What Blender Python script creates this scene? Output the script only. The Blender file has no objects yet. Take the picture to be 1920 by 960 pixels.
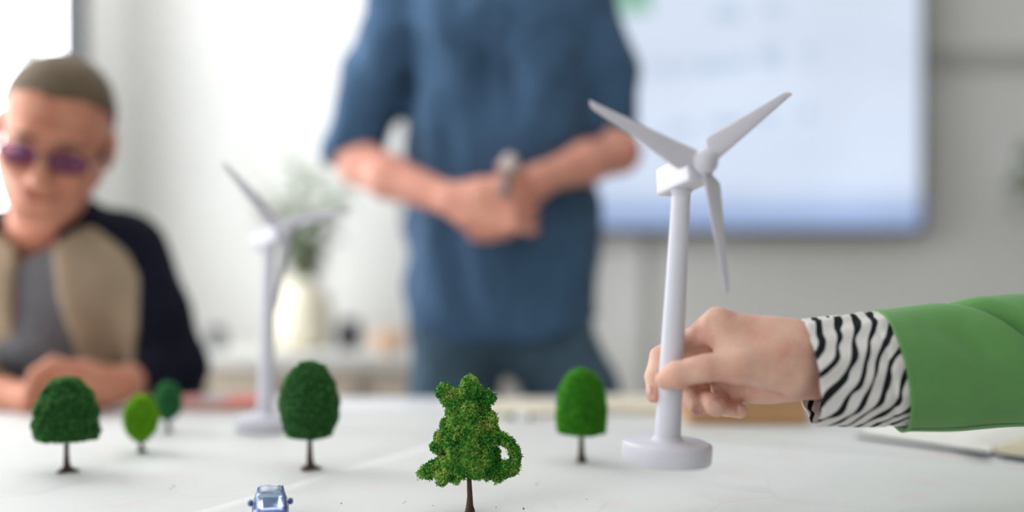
import bpy, bmesh, math, random
import numpy as np
from mathutils import Vector, Matrix, Euler
random.seed(7); rng = np.random.default_rng(7)
R = math.radians
scn = bpy.context.scene
COL = scn.collection

# ------------------------------------------------------------------ camera
F = 2000.0                      # focal length in pixels of the 1920 px wide frame
TZ = 0.75                       # table top height
CAM = Vector((0, 0, TZ + 0.285))
PITCH = math.atan(24 / F)
cam = bpy.data.cameras.new('camera'); camo = bpy.data.objects.new('camera', cam); COL.objects.link(camo)
cam.sensor_width = 36; cam.lens = 36 * F / 1920
camo.location = CAM; camo.rotation_euler = (math.pi / 2 - PITCH, 0, 0)
cam.dof.use_dof = True; cam.dof.focus_distance = 1.135
cam.dof.aperture_fstop = (cam.lens / 1000) / 0.046
cam.clip_start = 0.02
scn.camera = camo

# ------------------------------------------------------------------ world, light, exposure
w = bpy.data.worlds.new('sky'); scn.world = w; w.use_nodes = True
bg = w.node_tree.nodes['Background']; bg.inputs[0].default_value = (0.93, 0.965, 1.0, 1); bg.inputs[1].default_value = 7.6
vs = scn.view_settings
vs.view_transform = 'Standard'; vs.look = 'None'; vs.gamma = 1; vs.use_curve_mapping = False
vs.exposure = 0.0
scn.cycles.use_denoising = True
scn.cycles.max_bounces = 8; scn.cycles.diffuse_bounces = 5
XL, XR, YB, YF, ZC = -1.28, 3.9, 3.6, -2.8, 2.7        # room: left, right, back, behind the camera, ceiling
WIN1 = (1.45, 3.20, 0.55, 2.5)                          # y0 y1 z0 z1, left wall
WIN2 = (-0.8, 0.35, 0.95, 2.5)
WIN3 = (-1.0, -0.4, 1.5, 2.2)                            # x0 x1 z0 z1, unseen window added behind the camera for fill light
def portal(name, loc, rot, sx, sy):
    l = bpy.data.lights.new(name, 'AREA'); l.shape = 'RECTANGLE'; l.size = sx; l.size_y = sy
    l.cycles.is_portal = True
    o = bpy.data.objects.new(name, l); COL.objects.link(o); o.location = loc; o.rotation_euler = rot
for i, (a, b, c, d) in enumerate((WIN1, WIN2)):
    portal('daylight_portal', (XL - 0.06, (a + b) / 2, (c + d) / 2), (0, -math.pi / 2, 0), d - c, b - a)
portal('daylight_portal', ((WIN3[0] + WIN3[1]) / 2, YF - 0.13, (WIN3[2] + WIN3[3]) / 2), (math.pi / 2, 0, 0), WIN3[1] - WIN3[0], WIN3[3] - WIN3[2])

# ------------------------------------------------------------------ helpers
def P(px, py, Y):
    """world point at depth Y that the photograph shows at pixel px, py"""
    a = (px - 960) / F; b = (480 - py) / F
    dy = math.cos(PITCH) + b * math.sin(PITCH); dz = -math.sin(PITCH) + b * math.cos(PITCH)
    t = Y / dy
    return Vector((a * t, Y, CAM.z + dz * t))
def onT(px, py):
    """point of the table top seen at pixel px, py"""
    b = (480 - py) / F
    dy = math.cos(PITCH) + b * math.sin(PITCH); dz = -math.sin(PITCH) + b * math.cos(PITCH)
    t = (TZ - CAM.z) / dz
    return Vector(((px - 960) / F * t, dy * t, TZ))
def srgb(r, g, b):
    f = lambda c: (c / 255 / 12.92) if c / 255 <= 0.04045 else ((c / 255 + 0.055) / 1.055) ** 2.4
    return (f(r), f(g), f(b), 1)
def mat(name, col, rough=0.6, var=0.0, scale=20, bump=0.0, bscale=200, spec=0.3, sss=0.0, metal=0.0, sheen=0.0, col2=None, coat=0.0):
    m = bpy.data.materials.new(name); m.use_nodes = True
    nt = m.node_tree; N = nt.nodes; L = nt.links; bs = N['Principled BSDF']
    bs.inputs['Base Color'].default_value = col; bs.inputs['Roughness'].default_value = rough
    bs.inputs['Specular IOR Level'].default_value = spec; bs.inputs['Metallic'].default_value = metal
    bs.inputs['Sheen Weight'].default_value = sheen; bs.inputs['Coat Weight'].default_value = coat
    if sss:
        bs.inputs['Subsurface Weight'].default_value = sss
        bs.inputs['Subsurface Radius'].default_value = (1.0, 0.35, 0.2)
        bs.inputs['Subsurface Scale'].default_value = 0.006
    tc = N.new('ShaderNodeTexCoord')
    if var or col2:
        n = N.new('ShaderNodeTexNoise'); n.inputs['Scale'].default_value = scale; n.inputs['Detail'].default_value = 4
        L.new(tc.outputs['Object'], n.inputs['Vector'])
        r = N.new('ShaderNodeValToRGB'); L.new(n.outputs['Fac'], r.inputs[0])
        c2 = col2 or tuple(min(1, c * (1 + var)) for c in col[:3]) + (1,)
        c1 = col if col2 else tuple(c * (1 - var) for c in col[:3]) + (1,)
        r.color_ramp.elements[0].position = 0.3; r.color_ramp.elements[1].position = 0.7
        r.color_ramp.elements[0].color = c1; r.color_ramp.elements[1].color = c2
        L.new(r.outputs[0], bs.inputs['Base Color'])
    if bump:
        n = N.new('ShaderNodeTexNoise'); n.inputs['Scale'].default_value = bscale; n.inputs['Detail'].default_value = 3
        L.new(tc.outputs['Object'], n.inputs['Vector'])
        b = N.new('ShaderNodeBump'); b.inputs['Strength'].default_value = bump; b.inputs['Distance'].default_value = 0.002
        L.new(n.outputs['Fac'], b.inputs['Height']); L.new(b.outputs[0], bs.inputs['Normal'])
    return m
def island_mat(name, cols, rough=0.75, trans=0.0, nscale=120):
    """crumb / fibre material: each crumb has its own tint from the colour list, drifting with a coarse noise"""
    m = bpy.data.materials.new(name); m.use_nodes = True
    nt = m.node_tree; N = nt.nodes; L = nt.links; bs = N['Principled BSDF']
    bs.inputs['Roughness'].default_value = rough; bs.inputs['Specular IOR Level'].default_value = 0.15
    g = N.new('ShaderNodeNewGeometry'); tc = N.new('ShaderNodeTexCoord')
    n = N.new('ShaderNodeTexNoise'); n.inputs['Scale'].default_value = nscale; n.inputs['Detail'].default_value = 2
    L.new(tc.outputs['Object'], n.inputs['Vector'])
    mx = N.new('ShaderNodeMath'); mx.operation = 'MULTIPLY_ADD'
    L.new(g.outputs['Random Per Island'], mx.inputs[0]); mx.inputs[1].default_value = 0.55
    mr = N.new('ShaderNodeMapRange'); L.new(n.outputs['Fac'], mr.inputs[0])
    mr.inputs[1].default_value = 0.3; mr.inputs[2].default_value = 0.7; mr.inputs[3].default_value = 0; mr.inputs[4].default_value = 0.45
    L.new(mr.outputs[0], mx.inputs[2])
    r = N.new('ShaderNodeValToRGB'); L.new(mx.outputs[0], r.inputs[0])
    e = r.color_ramp.elements
    e[0].color = cols[0]; e[1].color = cols[-1]
    for i, c in enumerate(cols[1:-1]):
        x = e.new((i + 1) / (len(cols) - 1)); x.color = c
    L.new(r.outputs[0], bs.inputs['Base Color'])
    return m
def link(name, me, m=None, parent=None, smooth=True):
    o = bpy.data.objects.new(name, me); COL.objects.link(o)
    if m is not None: me.materials.append(m)
    if parent is not None: o.parent = parent
    if smooth:
        me.polygons.foreach_set('use_smooth', [True] * len(me.polygons))
    me.update()
    return o
def obj(name, bm, m=None, parent=None, smooth=False):
    me = bpy.data.meshes.new(name); bmesh.ops.recalc_face_normals(bm, faces=bm.faces[:]); bm.to_mesh(me); bm.free()
    return link(name, me, m, parent, smooth)
def pyobj(name, V, Fc, m=None, parent=None, smooth=True):
    me = bpy.data.meshes.new(name); me.from_pydata([tuple(v) for v in V], [], [tuple(f) for f in Fc])
    return link(name, me, m, parent, smooth)
def thing(name, label, cat, loc=(0, 0, 0), rot=(0, 0, 0), group=None):
    o = bpy.data.objects.new(name, None); COL.objects.link(o); o.empty_display_size = 0.05
    o.location = loc; o.rotation_euler = rot; o['label'] = label; o['category'] = cat
    if group: o['group'] = group
    return o
def tag(o, label, cat, group=None, kind=None):
    o['label'] = label; o['category'] = cat
    if group: o['group'] = group
    if kind: o['kind'] = kind
    return o
def struct(o): o['kind'] = 'structure'; return o
def box(bm, lo, hi, bevel=0.0, M=None, segs=2):
    r = bmesh.ops.create_cube(bm, size=1.0)
    vs_ = r['verts']
    for v in vs_:
        v.co = Vector([lo[i] + (hi[i] - lo[i]) * (v.co[i] + 0.5) for i in range(3)])
    if bevel:
        es = list({e for v in vs_ for e in v.link_edges})
        rr = bmesh.ops.bevel(bm, geom=es, offset=bevel, segments=segs, affect='EDGES', profile=0.6)
        vs_ = list({v for f in rr['faces'] for v in f.verts} | {v for v in vs_ if v.is_valid})
    if M is not None:
        bmesh.ops.transform(bm, matrix=M, verts=[v for v in vs_ if v.is_valid])
def boxobj(name, lo, hi, m, parent=None, bevel=0.0, M=None, smooth=False):
    bm = bmesh.new(); box(bm, lo, hi, bevel, M); return obj(name, bm, m, parent, smooth)
def lathe(name, prof, m, parent=None, n=48, smooth=True):
    """prof: list of (r, z)"""
    V = []; Fc = []
    for r, z in prof:
        for i in range(n):
            a = 2 * math.pi * i / n; V.append((r * math.cos(a), r * math.sin(a), z))
    for k in range(len(prof) - 1):
        for i in range(n):
            j = (i + 1) % n; Fc.append((k * n + i, k * n + j, (k + 1) * n + j, (k + 1) * n + i))
    Fc.append(tuple(range(n))[::-1]); Fc.append(tuple((len(prof) - 1) * n + i for i in range(n)))
    return pyobj(name, V, Fc, m, parent, smooth)
def tube(name, pts, rad, m, parent=None, n=8, close=False):
    pts = [Vector(p) for p in pts]; rs = rad if hasattr(rad, '__len__') else [rad] * len(pts)
    V = []; Fc = []; up = Vector((0.13, 0.31, 0.94)).normalized()
    L_ = len(pts)
    for k, p in enumerate(pts):
        if close: t = (pts[(k + 1) % L_] - pts[k - 1]).normalized()
        else: t = (pts[min(k + 1, L_ - 1)] - pts[max(k - 1, 0)]).normalized()
        a = t.cross(up)
        if a.length < 0.1: a = t.cross(Vector((1, 0, 0)))
        a.normalize(); b = t.cross(a)
        for i in range(n):
            th = 2 * math.pi * i / n
            V.append(p + (a * math.cos(th) + b * math.sin(th)) * rs[k])
    for k in range(L_ if close else L_ - 1):
        k2 = (k + 1) % L_
        for i in range(n):
            j = (i + 1) % n; Fc.append((k * n + i, k * n + j, k2 * n + j, k2 * n + i))
    if not close:
        Fc.append(tuple(range(n))[::-1]); Fc.append(tuple((L_ - 1) * n + i for i in range(n)))
    return pyobj(name, V, Fc, m, parent)

# ---- implicit surfaces: smooth unions of tapered capsules and ellipsoids, meshed by surface nets
def surf_nets(Fd, o, h):
    ins = Fd < 0
    nx, ny, nz = Fd.shape
    c = [ins[i:nx - 1 + i, j:ny - 1 + j, k:nz - 1 + k] for i in (0, 1) for j in (0, 1) for k in (0, 1)]
    s = sum(a.astype(np.int8) for a in c); act = (s > 0) & (s < 8)
    I = np.argwhere(act); idx = -np.ones(act.shape, np.int64); idx[act] = np.arange(len(I))
    acc = np.zeros((len(I), 3)); cnt = np.zeros(len(I))
    cs = [(i, j, k) for i in (0, 1) for j in (0, 1) for k in (0, 1)]
    for a in cs:
        for ax in range(3):
            if a[ax]: continue
            b = list(a); b[ax] = 1
            fa = Fd[I[:, 0] + a[0], I[:, 1] + a[1], I[:, 2] + a[2]]; fb = Fd[I[:, 0] + b[0], I[:, 1] + b[1], I[:, 2] + b[2]]
            mk = (fa < 0) != (fb < 0)
            t = np.where(mk, fa / np.where(mk, fa - fb, 1), 0)
            pt = np.array(a, float)[None, :].repeat(len(I), 0); pt[:, ax] += t
            acc[mk] += pt[mk]; cnt[mk] += 1
    V = (I + acc / cnt[:, None]) * h + np.array(o)
    Q = []
    for ax in range(3):
        a1, a2 = (ax + 1) % 3, (ax + 2) % 3
        sl0 = [slice(None)] * 3; sl1 = [slice(None)] * 3; sl0[ax] = slice(0, -1); sl1[ax] = slice(1, None)
        f0 = ins[tuple(sl0)]; f1 = ins[tuple(sl1)]
        E = np.argwhere(f0 != f1)
        E = E[(E[:, a1] > 0) & (E[:, a2] > 0) & (E[:, a1] < Fd.shape[a1] - 1) & (E[:, a2] < Fd.shape[a2] - 1)]
        sg = f0[tuple(E.T)]
        q = []
        for d1, d2 in ((-1, -1), (0, -1), (0, 0), (-1, 0)):
            C = E.copy(); C[:, a1] += d1; C[:, a2] += d2; q.append(idx[tuple(C.T)])
        q = np.stack(q, 1); q[~sg] = q[~sg][:, ::-1]; Q.append(q)
    return V, np.concatenate(Q)
def sdf(prims, h, cuts=(), warp=None, pad=0.02):
    """prims: ('c',p0,r0,p1,r1,k) tapered capsule | ('e',c,(rx,ry,rz),M3 or None,k) ellipsoid; 's' prefix subtracts."""
    lo = np.full(3, 1e9); hi = np.full(3, -1e9); bb = []
    for p in prims:
        if p[0][-1] == 'c':
            a, b, r = np.array(p[1]), np.array(p[3]), max(p[2], p[4]); l = np.minimum(a, b) - r; u = np.maximum(a, b) + r
        else:
            r = max(p[2]); l = np.array(p[1]) - r; u = np.array(p[1]) + r
        bb.append((l, u))
        if p[0][0] != 's': lo = np.minimum(lo, l); hi = np.maximum(hi, u)
    lo -= pad; hi += pad
    n = np.ceil((hi - lo) / h).astype(int) + 2
    Fd = np.full(n, 0.05, np.float64)
    ax = [lo[i] + np.arange(n[i]) * h for i in range(3)]
    for p, (l, u) in zip(prims, bb):
        k = p[-1]; g = k + 4 * h + 0.012
        i0 = np.maximum(((l - g - lo) / h).astype(int), 0); i1 = np.minimum(((u + g - lo) / h).astype(int) + 2, n)
        if (i1 <= i0).any(): continue
        X, Y, Z = np.meshgrid(ax[0][i0[0]:i1[0]], ax[1][i0[1]:i1[1]], ax[2][i0[2]:i1[2]], indexing='ij')
        if p[0][-1] == 'c':
            a = np.array(p[1]); b = np.array(p[3]); ba = b - a; L2 = max(ba @ ba, 1e-12)
            t = np.clip(((X - a[0]) * ba[0] + (Y - a[1]) * ba[1] + (Z - a[2]) * ba[2]) / L2, 0, 1)
            d = np.sqrt((X - a[0] - t * ba[0]) ** 2 + (Y - a[1] - t * ba[1]) ** 2 + (Z - a[2] - t * ba[2]) ** 2) - (p[2] + (p[4] - p[2]) * t)
        else:
            c = np.array(p[1]); D = np.stack([X - c[0], Y - c[1], Z - c[2]], -1)
            if p[3] is not None: D = D @ np.array(p[3])
            r = np.array(p[2]); q = np.sqrt(((D / r) ** 2).sum(-1)); q2 = np.sqrt(((D / r ** 2) ** 2).sum(-1)) + 1e-9
            d = q * (q - 1) / q2
        sub = Fd[i0[0]:i1[0], i0[1]:i1[1], i0[2]:i1[2]]
        if p[0][0] == 's': A_, B_ = -sub, d
        else: A_, B_ = sub, d
        if k > 0:
            hh = np.clip(0.5 + 0.5 * (B_ - A_) / k, 0, 1); m_ = B_ * (1 - hh) + A_ * hh - k * hh * (1 - hh)
        else: m_ = np.minimum(A_, B_)
        if p[0][0] == 's': m_ = -m_
        Fd[i0[0]:i1[0], i0[1]:i1[1], i0[2]:i1[2]] = m_
    if warp or cuts:
        X, Y, Z = np.meshgrid(*ax, indexing='ij')
        if warp: Fd = Fd + warp(X, Y, Z)
        for c in cuts: Fd = np.maximum(Fd, c(X, Y, Z))
    Fd[0] = Fd[-1] = 0.05; Fd[:, 0] = Fd[:, -1] = 0.05; Fd[:, :, 0] = Fd[:, :, -1] = 0.05
    return surf_nets(Fd, lo, h)
def sdfobj(name, prims, h, m, parent=None, cuts=(), warp=None):
    V, Q = sdf(prims, h, cuts, warp)
    me = bpy.data.meshes.new(name)
    me.vertices.add(len(V)); me.vertices.foreach_set('co', V.ravel())
    me.loops.add(len(Q) * 4); me.loops.foreach_set('vertex_index', Q.ravel().astype(np.int32))
    me.polygons.add(len(Q)); me.polygons.foreach_set('loop_start', np.arange(0, len(Q) * 4, 4, dtype=np.int32))
    me.polygons.foreach_set('loop_total', np.full(len(Q), 4, np.int32))
    me.update(calc_edges=True); me.validate()
    return link(name, me, m, parent)
def C(p0, r0, p1, r1, k=0.01): return ('c', tuple(p0), r0, tuple(p1), r1, k)
def E(c, r, M=None, k=0.01): return ('e', tuple(c), r, None if M is None else np.array(M), k)
def folds(scale, amp, seed=0, dirv=(0.3, 0.2, 1)):
    r_ = np.random.default_rng(seed); W = r_.normal(size=(9, 3)) * scale * np.array([1, 1, 0.6]); ph = r_.uniform(0, 6.28, 9)
    def f(X, Y, Z):
        s = 0
        wx = 0.02 * np.sin(14 * Z + ph[0]) + 0.015 * np.sin(23 * X + ph[1])
        for i in range(9): s = s + np.sin(W[i, 0] * (X + wx) + W[i, 1] * Y + W[i, 2] * (Z + wx) + ph[i])
        return amp * s / 3
    return f

# ------------------------------------------------------------------ materials
M_wall = mat('wall_paint', srgb(224, 223, 219), 0.8, 0.02, 3, 0.15, 300)
M_ceil = mat('ceiling_paint', srgb(240, 240, 238), 0.85, 0.01)
M_floor = mat('floor_vinyl', srgb(150, 140, 128), 0.5, 0.08, 4)
M_frame = mat('dark_window_frame', srgb(62, 64, 66), 0.45, 0.05)
M_white = mat('white_lacquer', srgb(235, 236, 238), 0.4, 0.02)
M_plast = mat('turbine_plastic', srgb(208, 207, 215), 0.38, 0.015, 40, 0.04, 600, spec=0.45, sss=0.05)
M_skin_w = mat('skin_hand', srgb(228, 188, 166), 0.5, 0, 42, 0.5, 420, spec=0.35, sss=0.12, col2=srgb(214, 158, 138))
M_skin_o = mat('skin_older_man', srgb(205, 145, 118), 0.5, 0, 25, 0.1, 300, sss=0.15, col2=srgb(186, 118, 94))
M_skin_s = mat('skin_standing_man', srgb(220, 160, 138), 0.5, 0, 18, 0.1, 300, sss=0.15, col2=srgb(210, 140, 122))
M_nail = mat('fingernail', srgb(216, 172, 158), 0.25, 0.03, 90, spec=0.5)
M_shirt = mat('denim_shirt', srgb(64, 91, 119), 0.85, 0.10, 30, 0.3, 700, spec=0.15, sheen=0.1)
M_btn = mat('navy_button', srgb(52, 66, 92), 0.4)
M_jeans = mat('jeans', srgb(78, 100, 116), 0.85, 0.12, 25, 0.3, 600, spec=0.15)
M_navy = mat('navy_knit', srgb(24, 26, 38), 0.9, 0.15, 30, 0.3, 500, spec=0.1)
M_beige = mat('beige_wool', srgb(160, 142, 120), 0.9, 0.06, 30, 0.3, 500, spec=0.1)
M_tee = mat('grey_jersey', srgb(112, 112, 116), 0.9, 0.05, 30, 0.2, 500, spec=0.1)
M_hairg = mat('grey_brown_hair', srgb(98, 82, 62), 0.7, 0.3, 60, 0.6, 250)
M_hairb = mat('brown_hair', srgb(60, 42, 30), 0.6, 0.3, 60, 0.6, 250)
M_black = mat('black_plastic', srgb(26, 26, 30), 0.4, 0.05)
M_shoe = mat('brown_leather', srgb(70, 48, 34), 0.5, 0.1)
M_bark = mat('model_bark', srgb(78, 60, 50), 0.85, 0.3, 300, 0.5, 900)
M_wood = mat('oak_veneer', srgb(186, 172, 154), 0.55, 0.06, 8)
M_card = mat('brown_cardboard', srgb(188, 146, 104), 0.8, 0.06, 20, 0.1, 200)

# ================================================================== the room
T = 0.14; TL = 0.05
struct(boxobj('floor', (XL - T, YF - T, -0.1), (XR + T, YB + T, 0), M_floor))
struct(boxobj('ceiling', (XL - T, YF - T, ZC), (XR + T, YB + T, ZC + 0.1), M_ceil))
struct(boxobj('wall_back', (XL - T, YB, 0), (XR + T, YB + T, ZC), M_wall))
struct(boxobj('wall_right', (XR, YF, 0), (XR + T, YB, ZC), M_wall))
bm = bmesh.new()                                        # left wall around its two windows
for y0, y1 in ((YF, WIN2[0]), (WIN2[1], WIN1[0]), (WIN1[1], YB)): box(bm, (XL - TL, y0, 0), (XL, y1, ZC))
for a, b, c, d in (WIN1, WIN2):
    box(bm, (XL - TL, a, 0), (XL, b, c)); box(bm, (XL - TL, a, d), (XL, b, ZC))
struct(obj('wall_left', bm, M_wall))
bm = bmesh.new()
box(bm, (XL - T, YF - T, 0), (WIN3[0], YF, ZC)); box(bm, (WIN3[1], YF - T, 0), (XR + T, YF, ZC))
box(bm, (WIN3[0], YF - T, 0), (WIN3[1], YF, WIN3[2])); box(bm, (WIN3[0], YF - T, WIN3[3]), (WIN3[1], YF, ZC))
struct(obj('wall_front', bm, M_wall))
M_glass = bpy.data.materials.new('window_glass'); M_glass.use_nodes = True
nt = M_glass.node_tree; nt.nodes.clear()
o_ = nt.nodes.new('ShaderNodeOutputMaterial'); tr = nt.nodes.new('ShaderNodeBsdfTransparent'); gl = nt.nodes.new('ShaderNodeBsdfGlossy')
gl.inputs['Roughness'].default_value = 0.02; mxs = nt.nodes.new('ShaderNodeMixShader'); mxs.inputs[0].default_value = 0.06
nt.links.new(tr.outputs[0], mxs.inputs[1]); nt.links.new(gl.outputs[0], mxs.inputs[2]); nt.links.new(mxs.outputs[0], o_.inputs[0])
def window(n, a, b, c, d, axis, mull):
    """frame, mullions, sill and panes; axis 'y' = left wall, 'x' = wall behind the camera"""
    root = bpy.data.objects.new('window_%d' % n, None); COL.objects.link(root); struct(root)
    def bx(nm, u0, u1, z0, z1, t0, t1, m):
        if axis == 'y': boxobj(nm, (XL - t1, u0, z0), (XL - t0, u1, z1), m, root, 0.004 if m is not M_glass else 0)
        else: boxobj(nm, (u0, YF - t1, z0), (u1, YF - t0, z1), m, root, 0.004 if m is not M_glass else 0)
    f = 0.06
    bx('window_frame', a, a + f, c, d, 0.0, 0.045, M_frame); bx('window_frame', b - f, b + 0.01, c, d, -0.008, 0.045, M_frame)
    bx('window_frame', a + f, b - f, c, c + f, 0.0, 0.045, M_frame); bx('window_frame', a + f, b - f, d - f, d, 0.0, 0.045, M_frame)
    e = [a + f] + [x for x in mull] + [b - f]
    for x in mull: bx('mullion', x - 0.045, x + 0.045, c + f, d - f, 0.005, 0.04, M_white)
    for i in range(len(e) - 1):
        u0 = e[i] + (0.045 if i else 0); u1 = e[i + 1] - (0.045 if i < len(e) - 2 else 0)
        bx('pane', u0, u1, c + f, d - f, 0.02, 0.026, M_glass)
    bx('window_sill', a, b, c - 0.03, c - 0.001, -0.06, 0.05, M_white)
window(1, *WIN1, 'y', [2.30, 2.86]); window(2, *WIN2, 'y', [-0.22]); window(3, *WIN3, 'x', [])  # the last one is unseen, added for fill from behind the camera
for nm, lo, hi in (('baseboard_back', (XL, YB - 0.015, 0), (XR, YB, 0.08)), ('baseboard_left', (XL, YF, 0), (XL + 0.015, YB - 0.02, 0.08)),
                   ('baseboard_right', (XR - 0.015, YF, 0), (XR, YB - 0.02, 0.08))):
    struct(boxobj(nm, lo, hi, M_white, None, 0.003))
# grey strip on the back wall right of the screen, cable trunking under the screen
a = P(1752, 130, YB); b = P(2150, 92, YB)
struct(boxobj('trim_1', (a.x, YB - 0.02, a.z), (XR - 0.02, YB - 0.001, b.z), mat('grey_strip', srgb(186, 184, 178), 0.7), None, 0.004))
a = P(1175, 450, YB); b = P(1205, 450, YB)
struct(boxobj('trim_2', (a.x, YB - 0.022, 0.085), (b.x, YB - 0.001, P(0, 444, YB).z), M_wall, None, 0.004))

# unseen fill lights added under the ceiling to brighten back wall and table
def fill_lamp(x, y, label, power, sx, sy):
    t = thing('fill_light', label, 'added light', (x, y, ZC))
    boxobj('fill_housing', (-sx / 2 - 0.02, -sy / 2 - 0.02, -0.05), (sx / 2 + 0.02, sy / 2 + 0.02, -0.001), M_white, t, 0.004)
    l = bpy.data.lights.new('fill_glow', 'AREA'); l.shape = 'RECTANGLE'; l.size = sx; l.size_y = sy; l.energy = power; l.color = (0.97, 0.98, 1.0)
    o = bpy.data.objects.new('fill_glow', l); COL.objects.link(o); o.parent = t; o.location = (0, 0, -0.054)
fill_lamp(-0.55, 3.0, 'long white fill light added above the sideboard', 10, 1.0, 0.2)
fill_lamp(0.25, 1.2, 'long white fill light added above the conference table', 5, 1.6, 0.5)

# ------------------------------------------------------------------ wall display
SY = 3.52
br = P(1733, 436, SY); sw, sh = 1.72, 0.98
scr = thing('wall_display', 'large wall-mounted display glowing pale blue behind the standing man', 'screen', (br.x - sw / 2, SY, br.z))
bm = bmesh.new()
fw = 0.016
box(bm, (-sw / 2, 0.0, 0), (sw / 2, 0.045, sh), 0.004)
obj('housing', bm, mat('display_housing', srgb(66, 68, 72), 0.4), scr)
bm = bmesh.new()
for lo, hi in (((-sw / 2, -0.008, 0), (sw / 2, 0.001, fw)), ((-sw / 2, -0.008, sh - fw), (sw / 2, 0.001, sh)),
               ((-sw / 2, -0.008, fw), (-sw / 2 + fw, 0.001, sh - fw)), ((sw / 2 - fw, -0.008, fw), (sw / 2, 0.001, sh - fw))): box(bm, lo, hi)
obj('bezel', bm, mat('display_bezel', srgb(84, 86, 90), 0.35), scr)
ms = bpy.data.materials.new('screen_picture'); ms.use_nodes = True
nt = ms.node_tree; N = nt.nodes; L = nt.links; bs = N['Principled BSDF']
bs.inputs['Base Color'].default_value = (0.01, 0.01, 0.012, 1); bs.inputs['Roughness'].default_value = 0.35
tc = N.new('ShaderNodeTexCoord'); sp = N.new('ShaderNodeSeparateXYZ'); L.new(tc.outputs['Object'], sp.inputs[0])
ra = N.new('ShaderNodeMapRange'); L.new(sp.outputs['Z'], ra.inputs[0]); ra.inputs[1].default_value = 0; ra.inputs[2].default_value = sh
cr = N.new('ShaderNodeValToRGB'); L.new(ra.outputs[0], cr.inputs[0])
e = cr.color_ramp.elements
e[0].position = 0.0; e[0].color = srgb(150, 170, 210)
e[1].position = 1.0; e[1].color = srgb(190, 205, 225)
for pos, c in ((0.055, (150, 172, 212)), (0.10, (178, 196, 228)), (0.16, (206, 218, 238)), (0.45, (210, 222, 240)), (0.8, (206, 218, 234))):
    x = e.new(pos); x.color = srgb(*c)
nx_ = N.new('ShaderNodeTexNoise'); nx_.inputs['Scale'].default_value = 2.6; nx_.inputs['Detail'].default_value = 1
L.new(tc.outputs['Object'], nx_.inputs['Vector'])
mixc = N.new('ShaderNodeMix'); mixc.data_type = 'RGBA'; mixc.blend_type = 'MULTIPLY'; mixc.inputs[0].default_value = 0.22
L.new(cr.outputs[0], mixc.inputs[6]); L.new(nx_.outputs['Fac'], mixc.inputs[7])
L.new(mixc.outputs[2], bs.inputs['Emission Color']); bs.inputs['Emission Strength'].default_value = 1.2
boxobj('screen', (-sw / 2 + fw, -0.004, fw), (sw / 2 - fw, -0.001, sh - fw), ms, scr)
def emis(name, col, s):
    m = bpy.data.materials.new(name); m.use_nodes = True; b_ = m.node_tree.nodes['Principled BSDF']
    b_.inputs['Base Color'].default_value = (0.01, 0.01, 0.01, 1); b_.inputs['Emission Color'].default_value = col; b_.inputs['Emission Strength'].default_value = s
    return m
m_t1 = emis('screen_grey_line', srgb(186, 202, 226), 1.0); m_t2 = emis('screen_green_block', srgb(150, 200, 180), 0.85)
def scr_rect(px0, py0, px1, py1, m):
    a = P(px0, py1, SY); b = P(px1, py0, SY)
    boxobj('screen_mark', (a.x - scr.location.x, -0.0055, a.z - br.z), (b.x - scr.location.x, -0.0042, b.z - br.z), m, scr)
for r_ in ((1225, 118, 1262, 140), (1272, 116, 1300, 138), (1312, 112, 1352, 138), (1362, 108, 1400, 130), (1425, 92, 1462, 124), (1508, 88, 1532, 106),
           (1512, 116, 1528, 130), (1250, 232, 1300, 246), (1330, 224, 1390, 240), (1420, 214, 1450, 228), (1500, 204, 1524, 220), (1340, 14, 1390, 40), (1430, 8, 1470, 26)):
    scr_rect(*r_, m_t1)
scr_rect(1110, -60, 1222, 26, m_t2)

# ------------------------------------------------------------------ sideboard and what stands on it
sbz = 0.72; sx0 = P(372, 650, 3.1).x; sx1 = P(862, 650, 3.1).x; sy0, sy1 = 3.02, 3.5
sb = thing('sideboard', 'low pale sideboard against the back wall left of the standing man', 'cabinet', ((sx0 + sx1) / 2, (sy0 + sy1) / 2, 0))
def sbl(x, y, z): return (x - sb.location.x, y - sb.location.y, z)
boxobj('worktop', sbl(sx0 - 0.01, sy0 - 0.02, sbz - 0.035), sbl(sx1 + 0.01, sy1, sbz), mat('pale_worktop', srgb(206, 204, 198), 0.5, 0.03), sb, 0.003)
boxobj('body', sbl(sx0, sy0 + 0.02, 0.08), sbl(sx1, sy1 - 0.005, sbz - 0.036), M_wood, sb, 0.002)
nd = 3
for i in range(nd):
    x0 = sx0 + (sx1 - sx0) * i / nd + 0.004; x1 = sx0 + (sx1 - sx0) * (i + 1) / nd - 0.004
    d_ = boxobj('door', sbl(x0, sy0, 0.09), sbl(x1, sy0 + 0.019, sbz - 0.045), M_wood, sb, 0.003)
    boxobj('handle', sbl(x1 - 0.03, sy0 - 0.018, sbz - 0.2), sbl(x1 - 0.02, sy0 - 0.0005, sbz - 0.08), M_frame, d_, 0.002)
for x in (sx0 + 0.04, sx1 - 0.04):
    for y in (sy0 + 0.06, sy1 - 0.06): boxobj('leg', sbl(x - 0.018, y - 0.018, 0), sbl(x + 0.018, y + 0.018, 0.079), M_frame, sb, 0.002)
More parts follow.
